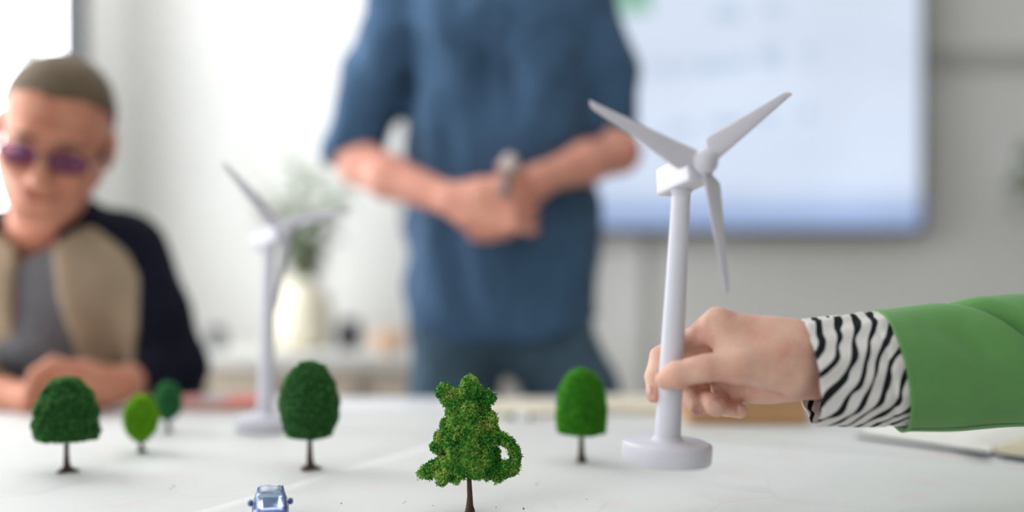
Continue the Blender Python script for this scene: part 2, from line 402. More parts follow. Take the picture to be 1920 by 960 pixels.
# potted plant in a cream vase
vc = P(566, 640, 3.2)
pl = thing('potted_plant', 'grey-green leafy plant in a cream vase on the sideboard', 'plant', (vc.x, 3.2, sbz))
lathe('pot', [(0.05, 0), (0.072, 0.004), (0.086, 0.03), (0.09, 0.07), (0.088, 0.13), (0.074, 0.175), (0.055, 0.195), (0.054, 0.203), (0.048, 0.203), (0.046, 0.18)],
      mat('cream_ceramic', srgb(232, 224, 200), 0.45, 0.03, 20), pl)
M_leaf = mat('dusty_leaf', srgb(128, 146, 118), 0.65, 0, 9, col2=srgb(160, 172, 150)); M_leafd = mat('olive_leaf', srgb(96, 104, 66), 0.65, 0.2, 9); M_stem = mat('stem', srgb(110, 112, 72), 0.7, 0.1)
lv = []
for t, wd in ((0, 0.12), (0.2, 0.7), (0.5, 1), (0.8, 0.65), (1, 0.08)):
    for s in (-1, 0, 1): lv.append((t * 0.045, s * wd * 0.012, -0.004 * abs(s) - 0.012 * t * t))
lf = [(3 * i + j, 3 * i + j + 1, 3 * i + j + 4, 3 * i + j + 3) for i in range(4) for j in (0, 1)]
def leafmesh(m):
    me = bpy.data.meshes.new('leaf'); V = [Vector(v) for v in lv]; V2 = [v - Vector((0, 0, 0.0012)) for v in V]
    n_ = len(V); ff = [tuple(f) for f in lf] + [tuple(n_ + i for i in f[::-1]) for f in lf]
    rim = [0, 3, 6, 9, 12, 13, 14, 11, 8, 5, 2, 1]
    for i in range(len(rim)): a_, b_ = rim[i], rim[(i + 1) % len(rim)]; ff.append((a_, b_, n_ + b_, n_ + a_))
    me.from_pydata([tuple(v) for v in V + V2], [], ff); me.materials.append(m); return me
LM, LMd = leafmesh(M_leaf), leafmesh(M_leafd)
for s in range(20):
    a_ = rng.uniform(0, 6.28); sp_ = rng.uniform(0.08, 0.24); hgt = rng.uniform(0.22, 0.46)
    if s % 3 == 0: hgt *= 0.55; sp_ *= 0.7
    pts = [Vector((math.cos(a_) * sp_ * t ** 1.6 * 0.8 + 0.0 , math.sin(a_) * sp_ * t ** 1.6 * 0.6, 0.18 + hgt * t)) for t in np.linspace(0, 1, 7)]
    st = tube('stem', pts, [0.0028] * 3 + [0.002] * 4, M_stem, pl, 5)
    nl = 13
    for q in range(nl):
        t = 0.25 + 0.75 * q / (nl - 1); i = min(int(t * 6), 5); p = pts[i].lerp(pts[i + 1], t * 6 - i)
        lo_ = bpy.data.objects.new('leaf', LMd if t < 0.45 or (s % 4 == 0 and q % 2) else LM); COL.objects.link(lo_); lo_.parent = st; lo_.location = p
        lo_.rotation_euler = (rng.uniform(-0.6, 0.6), rng.uniform(-1.0, 0.3), q * 2.4 + rng.uniform(-0.4, 0.4)); sc_ = rng.uniform(0.85, 1.4); lo_.scale = (sc_,) * 3
def jar(name, label, cat, px, r, hgt, m, Y=3.16, lid=None):
    c = P(px, 640, Y)
    o = thing(name, label, cat, (c.x, Y, sbz))
    lathe('body', [(r * 0.8, 0), (r * 0.95, 0.003), (r, hgt * 0.3), (r, hgt * 0.75), (r * 0.85, hgt * 0.93), (r * 0.7, hgt), (r * 0.62, hgt), (r * 0.6, hgt * 0.9)], m, o)
    if lid: lathe('rim', [(r * 0.72, hgt - 0.004), (r * 0.9, hgt - 0.002), (r * 0.9, hgt + 0.008), (r * 0.72, hgt + 0.012)], lid, o)
    return o
jar('camera_lens', 'small dark grey pot at the left end of the sideboard', 'pot', 408, 0.026, 0.055, mat('dark_grey_pot', srgb(74, 76, 78), 0.5), lid=M_frame).name = 'small_pot'
jar('mug', 'black pot standing just right of the cream vase', 'pot', 654, 0.036, 0.078, mat('black_pot', srgb(34, 33, 42), 0.4), lid=M_black).name = 'black_pot'
bw = thing('bowl', 'peach coloured bowl at the right end of the sideboard', 'bowl', (P(728, 640, 3.1).x, 3.1, sbz))
lathe('bowl_body', [(0.025, 0), (0.03, 0.004), (0.05, 0.03), (0.058, 0.056), (0.055, 0.056), (0.046, 0.03), (0.02, 0.008)], mat('peach_ceramic', srgb(214, 176, 146), 0.5, 0.05), bw)
# trailing plant on the back wall at the far right
hp = thing('wall_planter', 'green trailing plant on the back wall at the right edge of the picture', 'plant', (P(1955, 330, 3.5).x, 3.5, P(1955, 330, 3.5).z))
lathe('pot', [(0.05, -0.02), (0.06, -0.015), (0.075, 0.09), (0.07, 0.09), (0.065, 0.05)], M_white, hp)
boxobj('bracket', (-0.02, 0.05, 0.0), (0.02, 0.098, 0.06), M_frame, hp)
M_leaf2 = mat('green_leaf', srgb(86, 112, 62), 0.6, 0.2, 20); LM2 = leafmesh(M_leaf2)
for s in range(8):
    a_ = -2.9 + s * 0.4; ln = rng.uniform(0.14, 0.3)
    pts = [Vector((math.cos(a_) * (0.06 + 0.03 * min(t * 3, 1)), math.sin(a_) * (0.05 + 0.02 * min(t * 3, 1)), 0.085 + 0.03 * math.sin(min(t * 3, 1) * 3.1) - ln * max(0, t - 0.25))) for t in np.linspace(0, 1, 8)]
    st = tube('vine', pts, 0.002, M_stem, hp, 5)
    for q in range(11):
        p = pts[min(q * 7 // 10, 7)]
        lo_ = bpy.data.objects.new('leaf', LM2); COL.objects.link(lo_); lo_.parent = st; lo_.location = p + Vector(rng.normal(0, 0.006, 3))
        lo_.rotation_euler = (rng.uniform(-0.6, 0.6), rng.uniform(0, 1.1), a_ + rng.uniform(-1, 1)); sc_ = rng.uniform(0.7, 1.2); lo_.scale = (sc_,) * 3

# ================================================================== the table
TX0, TX1, TY0, TY1 = -1.16, 1.4, 0.42, 1.975
tb = thing('conference_table', 'large white conference table with the paper plan and models on it', 'table', ((TX0 + TX1) / 2, (TY0 + TY1) / 2, 0))
def tbl(x, y, z): return (x - tb.location.x, y - tb.location.y, z)
boxobj('tabletop', tbl(TX0, TY0, TZ - 0.03), tbl(TX1, TY1, TZ - 0.0012), M_white, tb, 0.004)
for x in (TX0 + 0.1, TX1 - 0.1):
    for y in (TY0 + 0.1, TY1 - 0.1): boxobj('leg', tbl(x - 0.03, y - 0.03, 0), tbl(x + 0.03, y + 0.03, TZ - 0.031), M_frame, tb, 0.003)
# paper: plan sheets, gently rumpled, with very faint drawn lines
mp = bpy.data.materials.new('plan_paper'); mp.use_nodes = True
nt = mp.node_tree; N = nt.nodes; L = nt.links; bs = N['Principled BSDF']; bs.inputs['Roughness'].default_value = 0.55; bs.inputs['Specular IOR Level'].default_value = 0.3
tc = N.new('ShaderNodeTexCoord')
def lines(scale, rot, width, strength):
    mp_ = N.new('ShaderNodeMapping'); mp_.inputs['Rotation'].default_value = (0, 0, rot); mp_.inputs['Scale'].default_value = (scale, scale, 1)
    L.new(tc.outputs['Object'], mp_.inputs[0]); v = N.new('ShaderNodeTexVoronoi'); v.feature = 'DISTANCE_TO_EDGE'; L.new(mp_.outputs[0], v.inputs['Vector'])
    v.inputs['Scale'].default_value = 1; v.inputs['Randomness'].default_value = 0.75
    lt = N.new('ShaderNodeMath'); lt.operation = 'LESS_THAN'; L.new(v.outputs['Distance'], lt.inputs[0]); lt.inputs[1].default_value = width
    mu = N.new('ShaderNodeMath'); mu.operation = 'MULTIPLY'; L.new(lt.outputs[0], mu.inputs[0]); mu.inputs[1].default_value = strength; return mu
l1 = lines(5, 0.5, 0.007, 0.12); l2 = lines(17, 0.9, 0.014, 0.07)
ad = N.new('ShaderNodeMath'); ad.operation = 'ADD'; L.new(l1.outputs[0], ad.inputs[0]); L.new(l2.outputs[0], ad.inputs[1])
n1 = N.new('ShaderNodeTexNoise'); n1.inputs['Scale'].default_value = 5; L.new(tc.outputs['Object'], n1.inputs['Vector'])
gt = N.new('ShaderNodeMapRange'); L.new(n1.outputs['Fac'], gt.inputs[0]); gt.inputs[1].default_value = 0.45; gt.inputs[2].default_value = 0.62
mu = N.new('ShaderNodeMath'); mu.operation = 'MULTIPLY'; L.new(ad.outputs[0], mu.inputs[0]); L.new(gt.outputs[0], mu.inputs[1])
mx_ = N.new('ShaderNodeMix'); mx_.data_type = 'RGBA'; L.new(mu.outputs[0], mx_.inputs[0]); mx_.inputs[6].default_value = srgb(214, 214, 211); mx_.inputs[7].default_value = srgb(150, 152, 160)
n2 = N.new('ShaderNodeTexNoise'); n2.inputs['Scale'].default_value = 11; n2.inputs['Detail'].default_value = 0; L.new(tc.outputs['Object'], n2.inputs['Vector'])
gp = N.new('ShaderNodeMapRange'); L.new(n2.outputs['Fac'], gp.inputs[0]); gp.inputs[1].default_value = 0.68; gp.inputs[2].default_value = 0.78; gp.inputs[4].default_value = 0.10
mx2 = N.new('ShaderNodeMix'); mx2.data_type = 'RGBA'; L.new(gp.outputs[0], mx2.inputs[0]); L.new(mx_.outputs[2], mx2.inputs[6]); mx2.inputs[7].default_value = srgb(232, 150, 160)
L.new(mx2.outputs[2], bs.inputs['Base Color'])
def sheet(name, label, x0, y0, x1, y1, rot, z, m, n=40, amp=0.0006, t=0.0006):
    cx, cy = (x0 + x1) / 2, (y0 + y1) / 2; wx, wy = x1 - x0, y1 - y0; V = []; ph = rng.uniform(0, 6, 4)
    for zz in (t, 0):
        for j in range(n):
            for i in range(n):
                u = (i / (n - 1) - 0.5) * wx; v = (j / (n - 1) - 0.5) * wy
                V.append((u, v, zz + amp * (1 + 0.5 * math.sin(u * 19 + ph[0]) * math.cos(v * 23 + ph[1]) + 0.5 * math.sin(u * 7 + v * 11 + ph[2]))))
    Fc = []
    for j in range(n - 1):
        for i in range(n - 1):
            a_ = j * n + i; Fc.append((a_, a_ + 1, a_ + n + 1, a_ + n)); b_ = n * n + a_; Fc.append((b_, b_ + n, b_ + n + 1, b_ + 1))
    for i in range(n - 1):
        for a_, b_ in ((i, i + 1), ((n - 1) * n + i + 1, (n - 1) * n + i), ((i + 1) * n, i * n), (i * n + n - 1, (i + 1) * n + n - 1)): Fc.append((a_, n * n + a_, n * n + b_, b_))
    o = pyobj(name, V, Fc, m); o.location = (cx, cy, z); o.rotation_euler.z = rot
    tag(o, label, 'paper'); return o
# main sheet lies flat; a second one lies on its left front part, edge running from lower left to upper right
sheet('plan_sheet', 'largest white paper plan spread flat under the model trees', -1.0, 0.46, 0.62, 1.83, R(-1.2), TZ - 0.001, mp, 50, 0.0003)
eA = onT(330, 972); eB = onT(850, 822); ed_ = (eB - eA).normalized(); en_ = Vector((ed_.y, -ed_.x, 0)); ec_ = eA + ed_ * 0.36 + en_ * 0.42
s2 = sheet('plan_sheet', 'second white plan sheet overlapping the first under the front tree', ec_.x - 0.36, ec_.y - 0.42, ec_.x + 0.36, ec_.y + 0.42, math.atan2(ed_.y, ed_.x), TZ + 0.0003, mp, 40, 0.0002)
PT = TZ + 0.0012

# ================================================================== trees
def noise3(V, s, seed=0):
    r_ = np.random.default_rng(seed); o = 0
    for i in range(7):
        k = r_.normal(size=3) * s; o = o + np.sin(V @ k + r_.uniform(0, 6.28))
    return o / 3.5
def crumbs(name, pts, nrm, size, m, parent, elong=1.0, jitter=0.5, stuff=True):
    """thousands of little irregular tetrahedra (foam crumbs) or, elongated, fibres"""
    n = len(pts); base = np.array([(0, 0, 1), (0.94, 0, -0.33), (-0.47, 0.81, -0.33), (-0.47, -0.81, -0.33)])
    # frame from the normal plus jitter
    z = nrm + rng.normal(0, jitter, (n, 3)); z /= np.linalg.norm(z, axis=1)[:, None]
    x = np.cross(z, rng.normal(size=(n, 3))); x /= np.linalg.norm(x, axis=1)[:, None]; y = np.cross(z, x)
    s = size * rng.uniform(0.55, 1.3, (n, 1, 1))
    b = base[None] * np.array([1, 1, elong]) * (1 + rng.normal(0, 0.18, (n, 4, 3)))
    V = pts[:, None, :] + s * (b[..., 0:1] * x[:, None] + b[..., 1:2] * y[:, None] + b[..., 2:3] * z[:, None])
    tri = np.array([(0, 1, 2), (0, 2, 3), (0, 3, 1), (1, 3, 2)])
    Fi = (np.arange(n)[:, None, None] * 4 + tri[None]).reshape(-1, 3)
    me = bpy.data.meshes.new(name); V = V.reshape(-1, 3)
    me.vertices.add(len(V)); me.vertices.foreach_set('co', V.ravel())
    me.loops.add(Fi.size); me.loops.foreach_set('vertex_index', Fi.ravel().astype(np.int32))
    me.polygons.add(len(Fi)); me.polygons.foreach_set('loop_start', np.arange(0, Fi.size, 3, dtype=np.int32)); me.polygons.foreach_set('loop_total', np.full(len(Fi), 3, np.int32))
    me.update(calc_edges=True)
    o = link(name, me, m, parent, False)
    if stuff: o['kind'] = 'stuff'
    return o
def trunk(parent, h, r, flare, wig=0.0):
    ts = [0, 0.02, 0.06, 0.15, 0.35, 0.6, 1.0]; rr = [flare, flare * 0.75, r * 1.6, r * 1.2, r, r * 0.92, r * 0.85]
    V = []; Fc = []; n = 12
    for t, q in zip(ts, rr):
        for i in range(n):
            a_ = 2 * math.pi * i / n; k = q * (1 + (0.25 * math.sin(a_ * 3 + 1) if t < 0.1 else 0.1 * math.sin(a_ * 4 + 9 * t)))
            V.append((k * math.cos(a_) + wig * math.sin(t * 5), k * math.sin(a_), h * t))
    for k in range(len(ts) - 1):
        for i in range(n): j = (i + 1) % n; Fc.append((k * n + i, k * n + j, (k + 1) * n + j, (k + 1) * n + i))
    Fc.append(tuple(range(n))[::-1]); Fc.append(tuple((len(ts) - 1) * n + i for i in range(n)))
    return pyobj('trunk', V, Fc, M_bark, parent)
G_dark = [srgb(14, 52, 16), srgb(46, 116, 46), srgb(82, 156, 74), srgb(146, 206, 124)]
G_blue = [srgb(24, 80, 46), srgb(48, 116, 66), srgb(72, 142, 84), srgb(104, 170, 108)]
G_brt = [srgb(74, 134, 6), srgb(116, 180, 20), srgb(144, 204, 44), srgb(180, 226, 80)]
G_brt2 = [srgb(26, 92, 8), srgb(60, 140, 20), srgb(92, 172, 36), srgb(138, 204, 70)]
def topiary(label, px, ybase, ytop, ycb, prof, wpx, cols, fl=3.6, nf=9000, seed=1, furrow=0.0):
    """prof(t)->relative radius, t 0 bottom .. 1 top of the crown"""
    b = onT(px, ybase); s = b.y / F            # metres per pixel there
    th = thing('model_tree', label, 'model tree', (b.x, b.y, PT), (0, 0, 0), 'small model trees on the plan')
    hcb = (ybase - ycb) * s; H = (ycb - ytop) * s; Rr = wpx * s / 2
    trunk(th, hcb + H * 0.4, 4.8 * s if wpx > 80 else 3.6 * s, 20 * s if wpx > 100 else 11 * s)
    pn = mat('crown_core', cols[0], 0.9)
    n, k = 40, 26; V = []
    for j in range(k + 1):
        t = j / k
        for i in range(n):
            a_ = 2 * math.pi * i / n; r = Rr * prof(t); V.append((r * math.cos(a_), r * math.sin(a_), hcb + H * t))
    V = np.array(V); c0 = np.array([0, 0, hcb + H * 0.4]); nv = V - c0; nv /= np.linalg.norm(nv, axis=1)[:, None] + 1e-9
    d = noise3(V / Rr, 4, seed) * 0.03 + noise3(V / Rr * np.array([1, 1, 0.55]), 11, seed + 3) * (0.03 + furrow * 1.2) + noise3(V / Rr, 23, seed + 9) * (0.01 + furrow)
    V += nv * (d * Rr)[:, None]
    Fc = [(j * n + i, j * n + (i + 1) % n, (j + 1) * n + (i + 1) % n, (j + 1) * n + i) for j in range(k) for i in range(n)]
    Fc.append(tuple(range(n))[::-1]); Fc.append(tuple(k * n + i for i in range(n)))
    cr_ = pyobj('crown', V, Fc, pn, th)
    # fibres
    ff = np.array([f for f in Fc if len(f) == 4]); Q = V[ff]; nn = np.cross(Q[:, 1] - Q[:, 0], Q[:, 3] - Q[:, 0]); ar = np.linalg.norm(nn, axis=1); nn /= ar[:, None] + 1e-12
    tq = rng.choice(len(Q), nf, p=ar / ar.sum()); u = rng.uniform(0, 1, (nf, 1)); v = rng.uniform(0, 1, (nf, 1))
    pt = (Q[tq, 0] * (1 - u) + Q[tq, 1] * u) * (1 - v) + (Q[tq, 3] * (1 - u) + Q[tq, 2] * u) * v
    # underside disc
    nb = nf // 6; rb = np.sqrt(rng.uniform(0, 1, nb)) * Rr * prof(0.0); ab = rng.uniform(0, 6.28, nb)
    pt = np.concatenate([pt, np.stack([rb * np.cos(ab), rb * np.sin(ab), np.full(nb, hcb)], 1)]); nr = np.concatenate([nn[tq], np.tile([[0, 0, -1.0]], (nb, 1))])
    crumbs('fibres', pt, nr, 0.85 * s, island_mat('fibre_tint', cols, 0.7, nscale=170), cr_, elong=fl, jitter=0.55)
    return th
def P1(t): return 0.05 + 0.95 * max(0, 1 - ((t - 0.18) / 0.82) ** 2.4) ** 0.5 if t > 0.18 else 0.93 + 0.07 * (t / 0.18) ** 0.6
def P2(t): return 0.06 + 0.94 * max(0, 1 - ((t - 0.38) / 0.62) ** 1.75) ** 0.55 if t > 0.38 else 0.72 + 0.28 * math.sin(t / 0.38 * math.pi / 2) ** 0.85
def P3(t): return 0.06 + 0.94 * math.sqrt(max(0, 1 - ((t - 0.30) / 0.70) ** 2)) ** 0.95 if t > 0.30 else 0.92 + 0.08 * math.sin(t / 0.30 * math.pi / 2)
def P4(t): return 0.05 + 0.95 * math.sqrt(max(0, 1 - ((t - 0.42) / 0.58) ** 2)) if t > 0.42 else 0.3 + 0.7 * math.sin(t / 0.42 * math.pi / 2) ** 0.8
topiary('dark green dome-shaped model tree in front of the seated man\'s hands', 125, 884, 712, 823, P1, 114, G_dark, 4.2, 9000, 3, 0.03)
topiary('dark green egg-shaped model tree between the far turbine and the clump tree', 581, 880, 676, 818, P2, 110, G_dark, 4.0, 9000, 5, 0.015)
topiary('bright green bullet-shaped model tree behind and right of the clump tree', 1090, 868, 694, 811, P3, 94, G_brt2, 5.0, 9000, 8)
topiary('smallest, lime green egg-shaped model tree right of the dark dome tree', 265, 848, 742, 827, P4, 62, G_brt, 4.0, 6000, 11)
topiary('small blue-green model tree farthest back, near the seated man\'s sleeve', 315, 812, 718, 788, P4, 50, G_blue, 4.0, 5000, 13)

# --- the sharp foam-clump tree
tb_ = P(880, 966, 1.12); s = 1.12 / F
bt = thing('model_tree', 'tallest model tree in front, irregular clumpy two-tone green foliage on a thin brown trunk', 'model tree', (tb_.x, tb_.y, PT), (0, 0, 0), 'small model trees on the plan')
def Lp(px, py, dpx=0): return np.array([(px - 880) * s, dpx * s, (966 - py) * s])
clumps = [  # px, py, depth px, radius px
    (881, 722, 0, 15), (879, 745, 4, 19), (893, 735, -6, 12), (868, 740, 4, 13), (832, 734, -2, 12), (845, 742, 2, 13), (842, 755, 0, 14), (826, 740, 3, 8), (856, 764, 0, 17), (905, 757, 2, 15), (918, 750, -3, 10), (916, 742, 2, 6),
    (882, 770, -10, 20), (868, 780, 8, 18), (905, 778, 4, 16), (890, 765, 14, 18), (887, 785, -14, 15), (921, 785, -4, 9), (917, 795, 2, 14), (846, 778, 2, 10),
    (858, 797, -8, 20), (885, 806, -16, 19), (905, 810, 4, 18), (843, 812, 2, 17), (870, 815, 14, 20), (835, 800, 6, 9), (925, 808, 3, 9),
    (828, 826, 4, 15), (850, 830, -16, 19), (880, 833, -22, 21), (908, 832, -8, 20), (930, 824, 2, 13), (895, 838, 20, 22), (862, 840, 16, 20), (945, 830, 4, 10), (956, 835, 0, 10),
    (820, 842, -2, 12), (830, 848, 8, 9), (856, 856, -18, 17), (884, 858, -26, 20), (910, 860, -18, 18), (876, 862, 18, 24), (905, 862, 20, 22), (963, 848, 2, 10), (967, 862, 0, 9), (925, 872, 6, 15), (962, 874, -3, 12), (929, 852, 4, 7),
    (845, 872, -12, 17), (828, 872, 4, 14), (870, 878, -22, 17), (896, 880, -24, 18), (920, 884, -12, 16), (945, 882, -6, 15), (958, 884, 4, 13), (890, 884, 16, 22), (860, 884, 14, 20), (930, 890, 10, 14),
    (810, 882, 0, 13), (797, 888, -2, 10), (790, 893, 2, 6), (805, 892, 5, 9), (832, 893, -8, 15), (850, 896, 4, 13), (828, 905, -2, 9), (856, 902, -6, 7), (933, 899, -4, 9), (912, 892, -8, 10), (946, 894, 4, 8)]
trunk(bt, (966 - 880) * s, 5.2 * s, 11 * s, 0.0006)
for a_, b_ in (((880, 890), (880, 730)), ((880, 880), (805, 890)), ((880, 870), (958, 880)), ((880, 850), (825, 840)), ((880, 840), (955, 838)), ((880, 800), (840, 745)), ((880, 800), (912, 755))):
    tube('branch', [Lp(*a_), (Lp(*a_) + Lp(*b_)) / 2 + np.array([0, 0.001, 0.002]), Lp(*b_)], [3 * s, 2.2 * s, 1.2 * s], M_bark, bt, 6)
prims = [E(Lp(x, y, z), (r * s * 0.80,) * 3, None, 0.0012) for x, y, z, r in clumps]
for x, y, z, r in clumps:                                # knobbly little tufts over every clump
    for q in range(int(7 + r * 0.9)):
        d_ = rng.normal(size=3); d_ /= np.linalg.norm(d_); rr = rng.uniform(2.6, 4.6) * (0.8 + r / 60)
        prims.append(E(Lp(x, y, z) + d_ * s * (r * 0.86 - 1.5), (rr * s,) * 3, None, 0.0004))
Vc, Qc = sdf(prims, 0.0010, (), lambda X, Y, Z: 0.0011 * (np.sin(900 * X + 2 * np.sin(400 * Z)) * np.sin(1000 * Y) * np.sin(850 * Z + 3 * np.sin(300 * X))), pad=0.006)
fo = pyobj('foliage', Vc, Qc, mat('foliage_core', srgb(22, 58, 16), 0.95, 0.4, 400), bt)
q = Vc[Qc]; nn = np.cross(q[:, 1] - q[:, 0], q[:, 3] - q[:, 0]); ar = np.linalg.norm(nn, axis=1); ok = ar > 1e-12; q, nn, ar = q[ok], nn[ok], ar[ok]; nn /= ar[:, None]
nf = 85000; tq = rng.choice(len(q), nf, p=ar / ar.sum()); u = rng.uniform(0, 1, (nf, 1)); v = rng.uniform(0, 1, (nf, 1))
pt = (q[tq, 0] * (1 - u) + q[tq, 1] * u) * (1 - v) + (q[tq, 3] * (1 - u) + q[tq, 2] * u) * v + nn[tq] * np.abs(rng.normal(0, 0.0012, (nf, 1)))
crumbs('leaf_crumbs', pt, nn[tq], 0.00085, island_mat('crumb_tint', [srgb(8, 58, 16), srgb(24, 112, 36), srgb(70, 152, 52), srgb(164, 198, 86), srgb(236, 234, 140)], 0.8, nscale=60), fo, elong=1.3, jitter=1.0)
# crumbs fallen on the paper
cp = np.array([list(onT(x, y)) for x, y in ((1010, 908), (1006, 912), (982, 958), (812, 952), (760, 945), (756, 947), (1100, 940), (930, 955), (320, 920), (326, 915), (640, 948))]); cp[:, 2] = PT + 0.0012
cf = crumbs('fallen_crumbs', cp, np.tile([[0, 0, 1.0]], (len(cp), 1)), 0.0011, island_mat('fallen_tint', G_dark, 0.8), None, 1.2, 1.0)
tag(cf, 'tiny green foliage crumbs scattered on the paper around the front tree', 'crumbs', kind='stuff')

# ================================================================== wind turbines
def turbine(label, loc, rot, sc, yaw, tilt, phase):
    t = thing('model_wind_turbine', label, 'model turbine', loc, rot, 'white model wind turbines'); t.scale = (sc,) * 3
    lathe('base', [(0.040, 0), (0.0435, 0.0008), (0.0446, 0.003), (0.0446, 0.0175), (0.0436, 0.0198), (0.041, 0.0210), (0.0175, 0.0218), (0.015, 0.0235), (0.0142, 0.026)], M_plast, t, 72)
    lathe('tower', [(0.0136, 0.0225), (0.0131, 0.026), (0.0118, 0.10), (0.0103, 0.19), (0.0093, 0.262), (0.0093, 0.268), (0.0106, 0.2685), (0.0106, 0.273), (0.009, 0.273)], M_plast, t, 48)
    ax = Vector((math.sin(yaw) * math.cos(tilt), -math.cos(yaw) * math.cos(tilt), math.sin(tilt)))
    u = Vector((math.cos(yaw), math.sin(yaw), 0)); v = ax.cross(u) * -1
    if v.z < 0: v = -v
    rot_ = Matrix((u, -ax, v)).transposed().to_4x4()       # local x=u, y=-axis (backwards), z=v
    hubp = Vector((0.0, 0.0, 0.285)) + ax * 0.046 + v * 0.003
    bm = bmesh.new(); M_ = Matrix.Translation(hubp) @ rot_
    box(bm, (-0.0135, 0.008, -0.0175), (0.0135, 0.078, 0.0115), 0.0035, M_, 3)
    na = obj('nacelle', bm, M_plast, t, True)
    for md in (): pass
    bm = bmesh.new()
    bmesh.ops.create_uvsphere(bm, u_segments=32, v_segments=20, radius=0.0125)
    for w_ in bm.verts:
        if w_.co.y > 0: w_.co.y *= 0.5
        if w_.co.y < 0: w_.co.y *= 0.95
        r2 = math.hypot(w_.co.x, w_.co.z)
    bmesh.ops.transform(bm, matrix=M_, verts=bm.verts[:])
    obj('hub', bm, M_plast, t, True)
    for k in range(3):
        al = phase + k * 2 * math.pi / 3
        d = u * math.cos(al) + v * math.sin(al); c = -u * math.sin(al) + v * math.cos(al)      # c: counter-clockwise side
        V = []; Fc = []; m_ = 16; ss = [0, 0.03, 0.06, 0.10, 0.16, 0.24, 0.34, 0.46, 0.6, 0.75, 0.88, 0.95, 0.985, 1.0]
        for s_ in ss:
            r = 0.009 + s_ * 0.119
            if s_ < 0.12: ch = 0.009 + (0.0245 - 0.009) * math.sin(s_ / 0.12 * math.pi / 2)
            else: ch = 0.0245 - (0.0245 - 0.0062) * ((s_ - 0.12) / 0.88) ** 0.82
            if s_ > 0.94: ch *= math.sqrt(max(0.03, 1 - ((s_ - 0.94) / 0.0605) ** 2))
            le = -0.0045 * (1 - s_) - 0.002; th_ = 0.0034 * (1 - 0.55 * s_) * (1 if s_ < 0.94 else max(0.3, ch / 0.0062))
            pitch = R(22) * (1 - 0.6 * s_); cd = c * math.cos(pitch) - ax * math.sin(pitch); nd = c * math.sin(pitch) + ax * math.cos(pitch)
            for i in range(m_):
                a_ = 2 * math.pi * i / m_; x = (0.5 - 0.5 * math.cos(a_)); y = math.sin(a_) * (1.15 - 0.55 * x)
                V.append(hubp + d * r + cd * (le + ch * x) + nd * (th_ * 0.5 * y) - ax * 0.001)
        for j in range(len(ss) - 1):
            for i in range(m_): Fc.append((j * m_ + i, j * m_ + (i + 1) % m_, (j + 1) * m_ + (i + 1) % m_, (j + 1) * m_ + i))
        Fc.append(tuple(range(m_))[::-1]); Fc.append(tuple((len(ss) - 1) * m_ + i for i in range(m_)))
        pyobj('blade', V, Fc, M_plast, t)
    return t
HD = 1.06
turbine('white model wind turbine lifted off the table by the hand on the right', P(1249, 866, HD), (0, R(3.1), 0), 1.0, R(19), R(11), R(38))
fb = onT(498, 806)
turbine('blurred white model wind turbine standing at the back, left of the egg-shaped tree', (fb.x, fb.y, PT), (0, R(1.2), 0), 1.03, R(45), R(14), R(14))

# ================================================================== hand holding the turbine
def H(px, py, dmm): return P(px, py, HD + dmm / 1000)
arm = thing('person', 'person\'s right hand and green blazer sleeve reaching in from the right, gripping a turbine', 'person', H(1900, 700, 60))
inv = Matrix.Translation(-arm.location)
def ml(p): return p - arm.location
hp_ = []
def hc(a, r0, b, r1, k=6): hp_.append(C(ml(H(*a)), r0 / 1000, ml(H(*b)), r1 / 1000, k / 1000))
hc((2150, 700, 90), 33, (1700, 694, 28), 27)
hc((1700, 694, 28), 27, (1525, 680, 16), 27, 14)
hc((1525, 668, 12), 26, (1450, 660, 5), 29, 16)
hc((1520, 700, 18), 26, (1450, 704, 14), 23, 16)
hc((1480, 650, 2), 27, (1352, 613, 2), 15.5, 14)
hc((1480, 655, 14), 26, (1345, 616, 20), 14.5, 12)
hc((1480, 672, 24), 24, (1350, 634, 38), 13.5, 12)
hc((1490, 690, 30), 22, (1366, 660, 52), 12.5, 12)
hc((1470, 712, 16), 20, (1420, 722, 22), 17, 12)
hc((1440, 722, 26), 17, (1388, 735, 40), 12, 10)
hc((1430, 700, 34), 18, (1352, 706, 50), 13, 10)
hc((1480, 690, -2), 25, (1384, 684, -19), 17, 14)          # thumb
hc((1440, 664, -4), 24, (1384, 676, -14), 17, 12)
hc((1384, 684, -20), 16.5, (1322, 690, -25), 12.8, 8)
hc((1322, 690, -25), 12.8, (1300, 694, -25.5), 12.0, 5)
hc((1300, 694, -25.5), 12.0, (1268, 703, -24.5), 12.6, 4)
hc((1268, 703, -24.5), 12.6, (1247, 712, -21), 9.5, 5)
hc((1384, 670, -10), 14, (1352, 630, 0), 13, 14)         # web thumb - index
hc((1350, 612, 2), 15.5, (1318, 625, 12), 11.8, 7)         # index
hc((1318, 625, 12), 11.8, (1286, 640, 25), 11.2, 4)
hc((1286, 640, 25), 11.0, (1236, 668, 25), 9.4, 3)
hc((1236, 668, 25), 9.4, (1226, 706, 12), 9.0, 3)
hc((1226, 706, 12), 9.0, (1226, 742, 2), 7.4, 3)
hc((1345, 616, 20), 13.5, (1288, 668, 48), 11, 5)          # middle
hc((1288, 668, 48), 11, (1288, 735, 44), 10, 3)
hc((1288, 735, 44), 10, (1308, 764, 22), 9, 3)
hc((1350, 634, 38), 13, (1306, 690, 62), 10.6, 5)          # ring
hc((1306, 690, 62), 10.6, (1318, 752, 44), 10, 3)
hc((1318, 750, 40), 11, (1342, 761, 8), 11, 3)
hc((1366, 660, 52), 12, (1344, 715, 66), 9.4, 5)           # little
hc((1344, 715, 66), 9.4, (1362, 765, 48), 8.6, 3)
hc((1362, 765, 48), 8.6, (1387, 770, 24), 8, 3)
